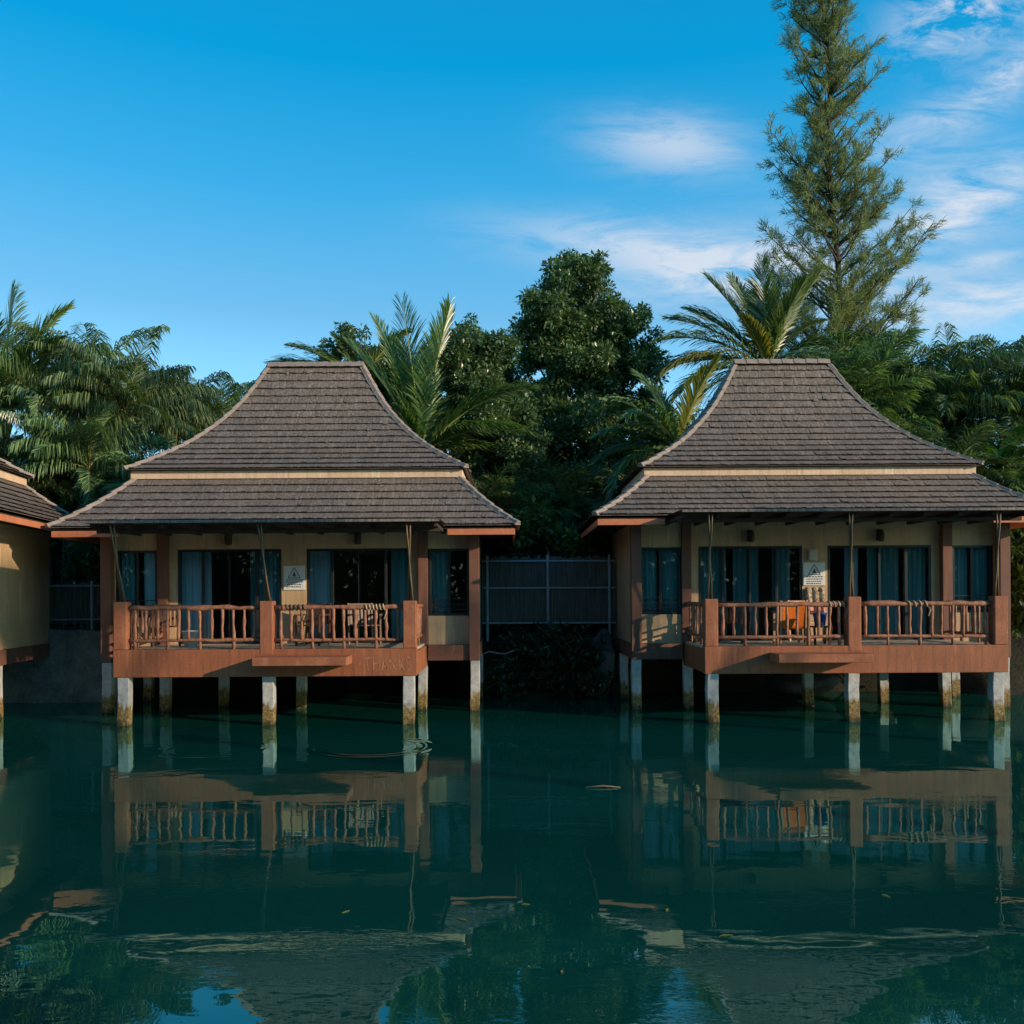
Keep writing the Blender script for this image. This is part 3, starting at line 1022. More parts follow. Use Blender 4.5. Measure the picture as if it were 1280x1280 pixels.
warning_sign(-4.75, 'white warning sign with black triangle, nothing fixed above it, left bungalow', 0.53)
warning_sign(6.60, 'white warning sign with black triangle under a beige box, right bungalow', 0.50)
mb = MB()
mb.box(-0.095, 0.095, -0.07, 0, 0, 0.24)
mb.box(-0.08, 0.08, -0.078, -0.07, 0.015, 0.225)
o = mb.build('meter_box', 'beige_box', bevel=0.006)
o.location = (6.57, 2.398, 3.19)
tag(o, 'small beige box on the wall above the right warning sign', 'box')

# printed cloth below the right sign
mb = MB()
n = 16
vs = []
for j in range(9):
    for i in range(n + 1):
        vs.append((-0.21 + 0.42 * i / n, -0.02 + 0.018 * math.sin(i * 1.1 + 0.3 * j), 0.55 * j / 8))
mb.add(vs, [(j * (n + 1) + i, j * (n + 1) + i + 1, (j + 1) * (n + 1) + i + 1, (j + 1) * (n + 1) + i) for j in range(8) for i in range(n)])
o = mb.build('printed_cloth', 'printed_cloth', smooth=True)
o.location = (6.60, 2.35, 2.06)
sol = o.modifiers.new('thick', 'SOLIDIFY')
sol.thickness = 0.006
tag(o, 'black and white printed cloth with pink hem hanging below the right warning sign', 'cloth')


def chair(label, x, y, rz, wood, cloth=None, back_h=0.88):
    root = thing('wooden_chair', label, 'chair', (x, y, 1.453), rz, 'chairs on the decks')
    for sx in (-1, 1):
        for yy, hh in ((-0.24, 0.62), (0.24, back_h)):
            l = MB()
            l.obox((sx * 0.26, yy, hh / 2), (0.022, 0, 0), (0, 0.022, 0), (0, 0.03 if yy > 0 else 0, hh / 2))
            l.build('leg', wood, root, bevel=0.004)
        a = MB()
        a.box(sx * 0.26 - 0.035, sx * 0.26 + 0.035, -0.28, 0.23, 0.62, 0.65)
        a.build('armrest', wood, root, bevel=0.004)
    s = MB()
    for k in range(6):
        s.box(-0.235, 0.235, -0.25 + 0.08 * k, -0.185 + 0.08 * k, 0.40, 0.425)
    s.build('seat', wood, root, bevel=0.003)
    b = MB()
    if cloth:
        m_ = 12
        vs = []
        for j in range(9):
            for i in range(m_ + 1):
                xx = -0.25 + 0.50 * i / m_
                vs.append((xx, 0.235 + 0.05 * (j / 8) - 0.03 * math.cos(xx * 5), 0.30 + 0.56 * j / 8 + 0.006 * math.sin(i)))
        b.add(vs, [(j * (m_ + 1) + i, j * (m_ + 1) + i + 1, (j + 1) * (m_ + 1) + i + 1, (j + 1) * (m_ + 1) + i) for j in range(8) for i in range(m_)])
        bo = b.build('backrest', cloth, root, smooth=True)
        so = bo.modifiers.new('thick', 'SOLIDIFY')
        so.thickness = 0.012
    else:
        for k in range(6):
            xx = -0.20 + 0.08 * k
            b.obox((xx, 0.26, 0.63), (0.026, 0, 0), (0, 0.010, 0), (0, 0.022, 0.20))
        b.box(-0.238, 0.238, 0.262, 0.30, 0.82, 0.87)
        b.build('backrest', wood, root, bevel=0.003)
    return root


chair('wooden armchair with bright orange cloth back on the right deck', 5.75, 1.35, R(180), 'teak', 'orange_cloth')
chair('dark brown slatted armchair near the corner post of the right deck', 4.55, 1.5, R(160), 'chair_wood')
chair('slatted armchair between the orange chair and the wall with the right sign', 6.25, 1.85, R(25), 'teak')
chair('sunlit wooden armchair at the left end of the left deck', -7.25, 1.6, R(20), 'chair_wood')
chair('dark wooden armchair in front of the sign on the left deck', -4.2, 1.7, R(-15), 'chair_wood')
chair('dark wooden armchair behind the roped rail of the left deck', -3.1, 1.6, R(30), 'chair_wood')


def bucket(label, x, y, z, mat_, s=1.0):
    root = thing('bucket', label, 'bucket', (x, y, z))
    mb = MB()
    n = 18
    prof = [(0.0, 0.0), (0.10, 0.0), (0.135, 0.25), (0.145, 0.25), (0.145, 0.265), (0.128, 0.262), (0.095, 0.02), (0.0, 0.02)]
    vs = [(rr * s * math.cos(2 * math.pi * k / n), rr * s * math.sin(2 * math.pi * k / n), zz * s) for rr, zz in prof for k in range(n)]
    mb.add(vs, [(j * n + k, j * n + (k + 1) % n, (j + 1) * n + (k + 1) % n, (j + 1) * n + k) for j in range(len(prof) - 1) for k in range(n)])
    mb.build('bucket_body', mat_, root, smooth=True)
    h = MB()
    h.tube([(0.14 * s * math.cos(a), 0.02, 0.25 * s - 0.11 * s * math.sin(a)) for a in [math.pi * i / 12 for i in range(13)]], 0.005, 6)
    h.build('handle', 'galvanised', root, smooth=True)


def stool(label, x, y):
    root = thing('stool', label, 'stool', (x, y, 1.453))
    t = MB()
    t.box(-0.19, 0.19, -0.19, 0.19, 0.34, 0.37)
    t.build('seat', 'chair_wood', root, bevel=0.005)
    for sx in (-1, 1):
        for sy in (-1, 1):
            l = MB()
            l.obox((sx * 0.155, sy * 0.155, 0.17), (0.02, 0, 0), (0, 0.02, 0), (0.012 * sx, 0.012 * sy, 0.17))
            l.build('leg', 'chair_wood', root)


stool('low square wooden stool under the blue bucket', 6.17, 0.75)
bucket('bright blue plastic bucket on a stool behind the right railing', 6.17, 0.75, 1.824, 'blue_plastic', 1.0)
bucket('white plastic bucket standing behind the left railing', -6.6, 1.2, 1.453, 'white_plastic', 1.25)


def rope_wrap(label, x0, x1, y, z, mat_, n, r0=0.052):
    mb = MB()
    pts = []
    N = n * 14
    for i in range(N + 1):
        t = i / N
        a = 2 * math.pi * n * t
        pts.append((x0 + (x1 - x0) * t, y + r0 * math.cos(a), z + r0 * math.sin(a)))
    pts += [(x1 + 0.02, y - r0, z - 0.12), (x1 - 0.02, y - r0 - .005, z - 0.24)]
    mb.tube(pts, 0.016, 6)
    o = mb.build('rope', mat_, smooth=True)
    tag(o, label, 'rope', 'ropes tied round the railings')


rope_wrap('pale rope wound round the top rail near the right end of the left deck', -2.85, -2.45, 0.11, 2.265, 'rope_fibre', 6)
rope_wrap('dark rope wound round the top rail just right of the left deck middle post', -4.48, -3.98, 0.11, 2.265, 'dark_rope', 6)
rope_wrap('pale rope wound round the top rail behind the blue bucket, right deck', 6.10, 6.45, 0.11, 2.265, 'rope_fibre', 4)
rope_wrap('pale rope wound round the top rail right of the right deck middle post', 7.62, 8.05, 0.11, 2.265, 'rope_fibre', 4)


# ------------------------------------------------------------------ fences, walls, rocks
def fence(label, x0, x1, y, z0, z1, posts, rails, seed):
    r = random.Random(seed)
    root = thing('wooden_fence', label, 'fence', ((x0 + x1) / 2, y, z0))
    c = (x0 + x1) / 2
    p = MB()
    x = x0
    while x < x1:
        wd = r.uniform(0.05, 0.085)
        p.box(x - c, x + wd - 0.008 - c, 0.05 + r.uniform(0, .015), 0.075 + r.uniform(0, .01), 0.02, z1 - z0 + r.uniform(-0.05, 0.03))
        x += wd
    p.build('slat_panel', 'fence_wood', root)
    for xx in posts:
        q = MB()
        q.tube([(xx - c, 0, -0.4), (xx - c, 0, z1 - z0 + 0.04)], 0.035, 10)
        q.build('post', 'galvanised', root, smooth=False)
    for zz in rails:
        q = MB()
        q.tube([(x0 - c, -0.005, zz - z0), (x1 - c, 0.005, zz - z0 + r.uniform(-.02, .02))], 0.024, 8)
        q.build('rail', 'galvanised', root)
    return root


fence('grey slatted fence with pale pipe frame in the gap between the two bungalows', -0.75, 2.6, 5.4, 1.72, 3.45, (-0.62, 0.9, 2.45), (1.78, 2.66, 3.34), 3)
fence('grey slatted fence with pale pipe rails in the left gap beside the angled bungalow', -12.2, -9.4, 5.6, 1.80, 2.86, (-10.65,), (1.92, 2.78), 4)

mb = MB()
nx, nz = 14, 6
vs = []
r = random.Random(9)
for j in range(nz + 1):
    for i in range(nx + 1):
        vs.append((-1.6 + 3.2 * i / nx, r.uniform(-.05, .05) + 0.06 * j, -0.9 + 2.6 * j / nz + r.uniform(-.03, .03)))
b = len(vs)
vs += [(x, y + 0.5, z) for x, y, z in vs]
fs = [(j * (nx + 1) + i, j * (nx + 1) + i + 1, (j + 1) * (nx + 1) + i + 1, (j + 1) * (nx + 1) + i) for j in range(nz) for i in range(nx)]
fs += [tuple(reversed([b + q for q in f])) for f in fs]
top = nz * (nx + 1)
fs += [(top + i, top + i + 1, b + top + i + 1, b + top + i) for i in range(nx)]
mb.add(vs, fs)
o = mb.build('retaining_wall', 'concrete_wall', smooth=True)
o.location = (-10.6, 3.95, 0)
tag(o, 'mottled concrete retaining wall at the waterline under the left gap fence', 'wall')


def rock(label, loc, s, seed):
    r = random.Random(seed)
    mb = MB()
    nu, nv = 16, 10
    ph = [r.uniform(0, 6) for _ in range(6)]
    vs = []
    for j in range(nv + 1):
        th = math.pi * j / nv
        for i in range(nu):
            a = 2 * math.pi * i / nu
            k = 1 + 0.16 * math.sin(2 * a + ph[0] + 2 * th) + 0.12 * math.sin(3 * a + ph[1]) * math.sin(2 * th + ph[2]) + r.uniform(-.05, .05)
            vs.append((s[0] * k * math.sin(th) * math.cos(a), s[1] * k * math.sin(th) * math.sin(a), s[2] * k * math.cos(th)))
    mb.add(vs, [(j * nu + i, (j + 1) * nu + i, (j + 1) * nu + (i + 1) % nu, j * nu + (i + 1) % nu) for j in range(nv) for i in range(nu)])
    o = mb.build('boulder', 'bank_rock', smooth=True)
    o.location = loc
    tag(o, label, 'rock', 'boulders on the bank')


rock('grey boulder leaning against the right bungalow beside the fence', (2.15, 4.5, 0.75), (0.34, 0.35, 0.75), 1)
rock('flat pale boulder under the right deck between its piles', (6.9, 4.1, 0.35), (0.9, 0.4, 0.25), 4)


mb = MB()
hr = random.Random(12)
mb.tube([(-0.75 + 0.2 * i, 4.45 - 0.03 * i, 1.06 + 0.02 * i + 0.05 * math.sin(1.7 * i)) for i in range(9)], 0.016, 6)
o = mb.build('hose', 'galvanised', smooth=True)
tag(o, 'pale hose strung across the dark bank beside the left bungalow', 'hose')


# ------------------------------------------------------------------ house glimpsed through the left gap
def far_house():
    root = thing('back_house', 'beige house with a dark window glimpsed through the left gap behind the fence', 'house', (-15.5, 12.5, 1.5))
    w1 = MB()
    w1.box(-3.5, 3.0, 0, 4, 0, 3.0)
    w1.build('wall', 'wall_paint', root)
    rf = MB()
    rf.add([(-4.3, -0.9, 2.9), (3.8, -0.9, 2.9), (3.8, 4.9, 2.9), (-4.3, 4.9, 2.9), (-1.5, 2, 4.6), (1.0, 2, 4.6)],
           [(0, 1, 5, 4), (1, 2, 5), (2, 3, 4, 5), (3, 0, 4), (0, 3, 2, 1)])
    rf.build('roof', 'shingle', root)
    f = MB()
    f.box(-0.1, 0.02, -0.05, -0.003, 0.9, 2.4)
    f.box(0.98, 1.1, -0.05, -0.003, 0.9, 2.4)
    f.box(0.02, 0.98, -0.05, -0.003, 2.3, 2.4)
    f.box(0.02, 0.98, -0.05, -0.003, 0.9, 1.0)
    f.box(0.46, 0.54, -0.05, -0.003, 1.0, 2.3)
    fo = f.build('window', 'frame_metal', root)
    p = MB()
    p.add([(0.02, -0.02, 1.0), (0.98, -0.02, 1.0), (0.98, -0.02, 2.3), (0.02, -0.02, 2.3)], [(0, 1, 2, 3)])
    p.build('pane', 'curtain_cloth', fo)


far_house()


# ------------------------------------------------------------------ foliage generators
def leaf_card(mb, p, d, up, L, wd):
    """one pointed leaf, slightly folded"""
    s = d.cross(up)
    if s.length < 1e-4:
        s = Vector((1, 0, 0))
    s = s.normalized() * (wd * 0.5)
    m_ = p + d * (L * 0.45)
    mb.add([p, m_ + s + up * (wd * 0.12), p + d * L, m_ - s + up * (wd * 0.12)], [(0, 1, 2, 3)])


def rnd_dir(r):
    while True:
        v = Vector((r.uniform(-1, 1), r.uniform(-1, 1), r.uniform(-1, 1)))
        if 0.1 < v.length < 1:
            return v.normalized()


def leaf_clump(mb, c, rad, n, L, r, squash=0.8, shell=0.55, droop=0.25):
    for _ in range(n):
        v = rnd_dir(r)
        k = shell + (1 - shell) * r.random() ** 0.6 if r.random() < 0.8 else r.random() * shell
        p = c + Vector((v.x * rad * k, v.y * rad * k, v.z * rad * squash * k))
        d = (v + rnd_dir(r) * 0.9 + Vector((0, 0, -droop))).normalized()
        up = (Vector((0, 0, 1)) + rnd_dir(r) * 0.7).normalized()
        ll = L * r.uniform(0.7, 1.25)
        leaf_card(mb, p, d, up, ll, ll * r.uniform(0.42, 0.58))


def broad_tree(name, label, cat, d, base_px, clumps, L, dens, mat_, seed, group=None, trunk_r=0.14, sub=20, depth=1.0):
    """clumps: (px, py, radius in px) of the crown's masses as they stand at distance d"""
    r = random.Random(seed)
    b = at(base_px, 700, d)
    b.z = 1.45
    root = thing(name, label, cat, b, 0, group)
    k = d / FPX
    crown, wood = MB(), MB()
    centers = []
    for (px, py, rp) in clumps:
        c = at(px, py, d) - b
        c.y += r.uniform(-depth, depth)
        centers.append((c, rp * k))
    top = max(c.z for c, _ in centers)
    tr = []
    for i in range(8):
        t = i / 7
        tr.append(Vector((0.18 * math.sin(3 * t + seed), 0.1 * math.cos(4 * t + seed) - 0.1, -0.3 + (top * 0.82) * t)))
    cxm = sum(c.x for c, _ in centers) / len(centers)
    for i, p in enumerate(tr):
        p.x += cxm * (i / 7) ** 1.2
    wood.tube(tr, [trunk_r * (1 - 0.8 * i / 7) + 0.02 for i in range(8)], 8)
    for c, rad in centers:
        j = min(range(8), key=lambda q: abs(tr[q].z - (c.z - 1.1 * max(0.3, (c - tr[min(7, 4)]).length * 0.45))))
        a = tr[j]
        mid = a.lerp(c, 0.5) + Vector((r.uniform(-.15, .15), r.uniform(-.15, .15), -0.15))
        wood.tube([a, mid, c], [trunk_r * 0.38, trunk_r * 0.24, trunk_r * 0.10], 5)
        for _ in range(sub):
            v = rnd_dir(r)
            e = c + Vector((v.x, v.y * 1.3, v.z * 0.95)) * rad * r.uniform(0.35, 1.12)
            wood.tube([c.lerp(mid, 0.3), e], [trunk_r * 0.12, 0.008], 4, cap=False)
            rr = rad * r.uniform(0.22, 0.48)
            leaf_clump(crown, e, rr, int(dens * rr * rr * 4 * math.pi) + 8, L, r, squash=0.85, shell=0.3)
    crown.build('crown', mat_, root)
    wood.build('trunk', 'bark_grey', root, smooth=True)
    return root


def frond(mb, o, az, el, L, droop, nl, ll, hang, wid, r, mi=0, ri=1, twist=0.0, rw=0.022, fold=0.28, jit=0.12, a0=28):
    h = Vector((math.cos(az), math.sin(az), 0))
    S = Vector((-math.sin(az), math.cos(az), 0))
    n = 14
    pts, tans = [Vector(o)], []
    e = el
    for i in range(n):
        t = (i + 0.5) / n
        e = el - droop * t ** 1.35
        T = h * math.cos(e) + Vector((0, 0, math.sin(e)))
        tans.append(T)
        pts.append(pts[-1] + T * (L / n))
    tans.append(tans[-1])
    mb.tube(pts, [rw * (1 - 0.85 * i / n) for i in range(n + 1)], 4, ri, cap=False)
    for i in range(nl):
        t = 0.10 + 0.90 * (i + r.uniform(0.2, 0.8)) / nl
        f = t * n
        k = min(n - 1, int(f))
        p = pts[k].lerp(pts[k + 1], f - k)
        T = tans[k]
        U = S.cross(T).normalized()
        if U.z < 0 and abs(T.z) < 0.98:
            U = -U
        pr = min(1.0, (t - 0.04) / 0.22) * (1 - 0.62 * max(0, (t - 0.5) / 0.5) ** 1.6)
        for sd in (-1, 1):
            if r.random() < 0.04:
                continue
            a = R(a0 + 34 * t + r.uniform(-7, 7))
            dv = (S * sd * math.cos(a) + T * math.sin(a) + U * (fold + r.uniform(-jit, jit))).normalized()
            dv = (dv + U * math.sin(twist) * 0.2).normalized()
            l_ = ll * pr * r.uniform(0.85, 1.12)
            p1 = p + dv * (l_ * 0.5)
            d2 = (dv + Vector((0, 0, -hang * r.uniform(0.7, 1.3)))).normalized()
            p2 = p1 + d2 * (l_ * 0.30)
            d3 = (d2 + Vector((0, 0, -hang * 0.9))).normalized()
            p3 = p2 + d3 * (l_ * 0.25)
            wv = (T * 0.75 + U * 0.25 * sd).normalized() * (wid * 0.5)
            mb.add([p - wv * 0.6, p + wv * 0.6, p1 + wv, p1 - wv, p2 + wv * 0.75, p2 - wv * 0.75, p3], [(0, 1, 2, 3), (3, 2, 4, 5), (5, 4, 6)], mi)


def palm_trunk(root, h, r0, r1, lean, r, stems=None):
    mb = MB()
    for (sx, sy, sh) in (stems or [(0, 0, h)]):
        n = 22
        pts, rad = [], []
        for i in range(n + 1):
            t = i / n
            pts.append((sx * (0.4 + 0.6 * t) + lean[0] * t * t, sy * (0.4 + 0.6 * t) + lean[1] * t * t, -0.3 + (sh + 0.3) * t))
            rad.append((r0 + (r1 - r0) * t) * (1.06 if i % 2 else 0.97) + (0.10 * r0 * 4 * (1 - t) ** 8))
        mb.tube(pts, rad, 8)
    mb.build('trunk', 'bark_palm', root, smooth=True)


def coconut(label, px, py, d, fronds, seed, group='coconut palms rising behind the roofs', extra=6, yellow=()):
    """py: pixel height of the growing point; fronds: (image angle from straight up, depth swing, length m, droop rad, start tilt scale)"""
    r = random.Random(seed)
    c = at(px, py, d)
    root = thing('coconut_palm', label, 'palm', (c.x, c.y, 1.5), 0, group)
    h = c.z - 1.5
    palm_trunk(root, h, 0.17, 0.11, (0, 0), r)
    mb = MB()
    for i, (ang, dep, L, droop) in enumerate(fronds):
        # image-plane angle -> azimuth / elevation
        a = R(ang)
        v = Vector((math.sin(a), dep, math.cos(a))).normalized()
        az = math.atan2(v.y, v.x)
        el = math.asin(max(-1, min(1, v.z)))
        frond(mb, (0, 0, h), az, el, L, droop, 112, 1.0 * min(1, L / 3.4), 0.24 + 0.40 * max(0, droop - 0.40), 0.052, r, 2 if i in yellow else 0, 1, rw=0.034, fold=0.22, jit=0.16, a0=40)
    for i in range(extra):
        az = r.uniform(0, 2 * math.pi)
        frond(mb, (0, 0, h), az, R(r.uniform(-15, 45)), r.uniform(2.4, 3.2), R(r.uniform(50, 85)), 64, 0.9, 0.45, 0.044, r, 0, 1, rw=0.030, fold=0.1, jit=0.16, a0=36)
    # sheath and nuts
    mb.tube([(0, 0, h - 0.5), (0, 0, h - 0.15), (0, 0, h + 0.25)], [0.13, 0.19, 0.06], 8, 1)
    mb.build('crown', ['leaf_coconut', 'rachis', 'leaf_yellow'], root)
    return root


def areca_proto(seed, nf, Lr, ll, stems, mat_='leaf_areca', hmin=1.4, hmax=3.4, wid=0.034, hang=0.5, jit=0.32, fold=0.22):
    r = random.Random(seed)
    root = thing('feather_palm', 'feathery palm', 'palm', (0, 0, 0), 0, 'feathery palms on the bank')
    st = []
    for k in range(stems):
        a = 2 * math.pi * k / max(1, stems) + r.uniform(-.4, .4)
        rad = 0.0 if stems == 1 else r.uniform(0.25, 0.7)
        st.append((rad * math.cos(a), rad * math.sin(a), r.uniform(hmin, hmax)))
    palm_trunk(root, 1, 0.085, 0.05, (0, 0), r, st)
    mb = MB()
    for (sx, sy, sh) in st:
        for i in range(nf):
            az = 2 * math.pi * (i * 0.382) + r.uniform(-.3, .3)
            t = i / nf
            el = R(84 - 92 * t ** 1.1 + r.uniform(-6, 6))
            frond(mb, (sx, sy, sh), az, el, r.uniform(*Lr) * (1 - 0.15 * t), R(r.uniform(62, 100) - 25 * t), int(46 * Lr[1] / 2.4), ll, hang, wid, r, 0, 1, rw=0.018, fold=fold, jit=jit, a0=34)
    mb.build('crown', [mat_, 'rachis'], root)
    return root


# ------------------------------------------------------------------ coconut palms
coconut('coconut palm with upright fronds behind the right slope of the left bungalow', 528, 566, 26.0,
        [(-14, 0.15, 4.3, 0.25), (-4, -0.2, 4.1, 0.22), (4, 0.3, 3.9, 0.2), (9, -0.1, 4.1, 0.16), (-24, -0.1, 3.6, 0.4), (-40, 0.3, 2.7, 0.9),
         (44, -0.25, 3.7, 0.75), (62, -0.35, 3.4, 0.85), (34, 0.3, 3.4, 0.6), (-22, -0.7, 1.7, 0.4), (75, 0.2, 3.2, 0.9), (22, 0.5, 3.6, 0.5), (-9, 0.35, 4.0, 0.25), (8, 0.1, 4.2, 0.2), (52, 0.2, 3.4, 0.8)], 21, extra=6)
coconut('tall coconut palm fanning out above the ridge of the right bungalow', 962, 462, 27.0,
        [(-22, 0.1, 3.3, 0.35), (-4, -0.1, 3.1, 0.12), (3, 0.4, 3.0, 0.15), (20, -0.15, 2.9, 0.3), (-44, 0.1, 3.3, 0.65), (-58, -0.2, 3.6, 0.85), (-66, 0.3, 3.6, 0.9),
         (-72, -0.25, 3.4, 0.9), (-30, -0.5, 1.9, 0.35), (32, 0.3, 2.9, 0.7), (55, -0.2, 3.0, 0.9), (72, -0.3, 2.8, 0.9), (-85, -0.35, 3.4, 0.95), (12, -0.3, 2.6, 0.4), (-12, 0.25, 3.2, 0.2), (10, 0.2, 3.0, 0.2), (26, 0.35, 2.9, 0.45), (-33, 0.3, 3.2, 0.5)], 22, extra=6, yellow=(7, 8))
coconut('coconut palm cut by the left edge of the photo, two spear fronds up', 8, 520, 25.0,
        [(1, 0.0, 3.4, 0.10), (12, 0.1, 3.5, 0.55), (-12, 0.2, 3.2, 0.2), (30, -0.3, 3.0, 0.8), (45, 0.3, 3.0, 0.9), (-40, -0.2, 3.0, 0.8), (24, 0.5, 2.9, 0.6), (60, -0.3, 2.8, 0.9)], 23, extra=5)
coconut('coconut palm with its crown hidden behind the left bungalow ridge', 452, 480, 29.0,
        [(-62, 0.1, 3.0, 0.55), (-48, -0.2, 2.4, 0.6), (-20, 0.2, 2.0, 0.4), (30, -0.1, 2.2, 0.6), (60, 0.1, 2.5, 0.8), (85, 0.2, 2.6, 0.6)], 24, extra=4)
coconut('short coconut palm between big round tree and right bungalow roof', 850, 560, 25.5,
        [(-38, -0.2, 2.6, 0.9), (-15, 0.2, 2.6, 0.5), (12, -0.2, 2.5, 0.5), (40, 0.2, 2.4, 0.8), (-62, -0.3, 2.6, 0.9), (-80, 0.2, 2.4, 0.7), (62, -0.2, 2.3, 0.8)], 25, extra=6, yellow=(2,))

# ------------------------------------------------------------------ feathery palms: prototypes, then individual copies
protos = [areca_proto(31, 18, (2.0, 2.7), 0.72, 4, hmin=1.6, hmax=3.4), areca_proto(32, 22, (2.2, 2.9), 0.80, 3, hmin=2.0, hmax=3.6),
          areca_proto(33, 30, (2.5, 3.3), 0.95, 1, hmin=3.0, hmax=3.0, wid=0.036, hang=1.7, jit=0.15, fold=0.0),
          areca_proto(34, 27, (2.2, 3.0), 0.85, 1, hmin=3.0, hmax=3.0, wid=0.036, hang=1.15, jit=0.22, fold=0.05)]
proto_top = []
spots = [
    # px, py of the crown's heart, distance, prototype, scale, turn, label
    (52, 512, 25.0, 2, 1.0, 0.3, 'dense palm beside the two spear fronds at the left edge'),
    (118, 505, 26.0, 3, 1.1, 1.7, 'tallest feathery palm left of the left bungalow, wisps on top'),
    (160, 525, 25.2, 2, 0.9, 2.9, 'feathery palm between the tallest left palm and the bungalow roof'),
    (222, 545, 26.5, 3, 0.9, 4.1, 'feathery palm touching the upper hip of the left bungalow, outer one'),
    (272, 548, 27.2, 2, 0.85, 5.0, 'feathery palm whose fronds peek over the left bungalow hip, nearest the ridge'),
    (112, 585, 24.3, 2, 0.85, 0.9, 'low bright palm with drooping fronds above the angled bungalow eave'),
    (28, 590, 24.8, 0, 0.9, 2.2, 'low palm behind the upper roof of the angled bungalow'),
    (190, 610, 24.4, 0, 0.8, 3.3, 'small palm just above the left lower roof corner'),
    (72, 610, 25.6, 0, 0.8, 1.3, 'small dark palm low in the left grove, under the drooping fronds'),
    (150, 625, 25.8, 0, 0.8, 4.4, 'small dark palm low beside the left lower roof corner'),
    (1082, 525, 25.5, 1, 1.0, 0.6, 'feathery palm at the foot of the casuarina trunk'),
    (1135, 520, 26.5, 3, 1.0, 1.4, 'feathery palm right of the casuarina, bushy round head'),
    (1192, 515, 25.6, 3, 1.05, 2.3, 'tall feathery palm in the middle of the right grove'),
    (1255, 512, 26.4, 2, 1.0, 3.7, 'feathery palm arching to the right edge of the photo'),
    (1112, 575, 24.2, 0, 0.7, 4.6, 'small yellowish palm against the right hip of the right bungalow'),
    (1182, 600, 24.4, 0, 0.95, 5.3, 'low dark palm behind the right hip of the right bungalow'),
    (1268, 600, 24.6, 0, 1.0, 0.2, 'low palm above the right eave tip of the right bungalow'),
    (1305, 540, 25.4, 1, 1.0, 1.1, 'feathery palm half outside the right edge of the photo'),
    (700, 625, 27.0, 0, 0.9, 1.9, 'slender palm under the big round tree'),
    (800, 630, 26.2, 0, 0.9, 2.7, 'slender palm left of the right bungalow roof'),
    (620, 640, 25.5, 0, 0.85, 3.1, 'dark palm beside the right eave of the left bungalow'),
]
used = set()
HEART = {0: 2.6, 1: 3.0, 2: 3.0, 3: 3.0}
for (px, py, d, k, s, turn, label) in spots:
    o = protos[k] if k not in used else copy_tree(protos[k])
    used.add(k)
    p = at(px, py, d)
    top = HEART[k]
    # stretch the stems so that the crown's heart sits where the photo has it
    o.location = (p.x, p.y, p.z - top * s)
    o.scale = (s, s, s)
    o.rotation_euler = (0, 0, turn)
    o['label'] = label
    # lengthen the trunk down to the ground
    for ch in o.children:
        if ch.name.startswith('trunk'):
            need = (p.z - 1.4) / s
            kz = need / top
            ch.scale = (1, 1, kz)
            ch.location = (0, 0, top - top * kz)


# ------------------------------------------------------------------ round broadleaf trees
broad_tree('round_tree', 'big round dark broadleaf tree, tallest between the two bungalows', 'tree', 29.0, 735,
           [(712, 352, 30), (745, 352, 26), (685, 395, 38), (735, 395, 44), (775, 400, 34), (668, 440, 30), (715, 450, 48), (770, 445, 44), (808, 440, 28), (680, 500, 42),
            (740, 505, 46), (795, 495, 38), (690, 560, 42), (760, 565, 44), (815, 545, 30), (720, 620, 44), (790, 620, 40), (670, 620, 36), (700, 420, 46), (755, 470, 50), (725, 540, 46), (700, 670, 40), (760, 670, 40), (650, 520, 26), (830, 590, 34)], 0.145, 165, 'leaf_broad', 41, trunk_r=0.2)
broad_tree('round_tree', 'medium round broadleaf tree left of the big round tree', 'tree', 27.5, 600,
           [(592, 425, 26), (565, 455, 26), (622, 450, 30), (590, 485, 38), (640, 500, 30), (560, 520, 32), (610, 545, 40), (650, 570, 34), (590, 600, 36), (640, 630, 34), (600, 450, 36), (575, 490, 34), (630, 530, 36), (600, 650, 34), (560, 570, 34)], 0.13, 160, 'leaf_broad', 42)
broad_tree('round_tree', 'dark broadleaf tree filling the gap behind the medium and big round trees', 'tree', 33.0, 660,
           [(600, 500, 40), (640, 480, 40), (660, 530, 46), (620, 560, 46), (690, 580, 50), (640, 620, 50), (740, 600, 50), (800, 580, 46), (850, 560, 40), (840, 620, 46), (780, 640, 46), (880, 600, 36)], 0.16, 110, 'leaf_broad', 48)
broad_tree('round_tree', 'small broadleaf tree peeking over the left bungalow ridge', 'tree', 30.5, 460,
           [(448, 440, 22), (470, 445, 22), (425, 450, 18), (480, 480, 34), (500, 520, 36), (525, 540, 36), (455, 470, 30)], 0.13, 150, 'leaf_broad', 43)
broad_tree('leafy_shrub', 'yellow green leafy shrub just behind the gap fence', 'shrub', 24.2, 672,
           [(650, 665, 18), (672, 650, 20), (690, 668, 18), (715, 680, 16), (640, 685, 14), (740, 685, 14)], 0.22, 80, 'leaf_shrub', 44, trunk_r=0.05, depth=0.3)
broad_tree('leafy_shrub', 'dark shrub on the bank below the gap fence', 'shrub', 22.4, 690,
           [(665, 820, 28), (700, 800, 32), (735, 825, 30), (690, 845, 30), (635, 845, 26), (720, 855, 26), (650, 800, 20), (745, 850, 22)], 0.15, 90, 'leaf_dark', 45, trunk_r=0.05, depth=0.3)
broad_tree('leafy_shrub', 'green shrub at the right edge of the photo beyond the right deck', 'shrub', 22.0, 1290,
           [(1278, 690, 20), (1285, 730, 22), (1276, 770, 20), (1300, 700, 26), (1300, 760, 26), (1290, 650, 24)], 0.18, 90, 'leaf_shrub', 46, trunk_r=0.05, depth=0.4)
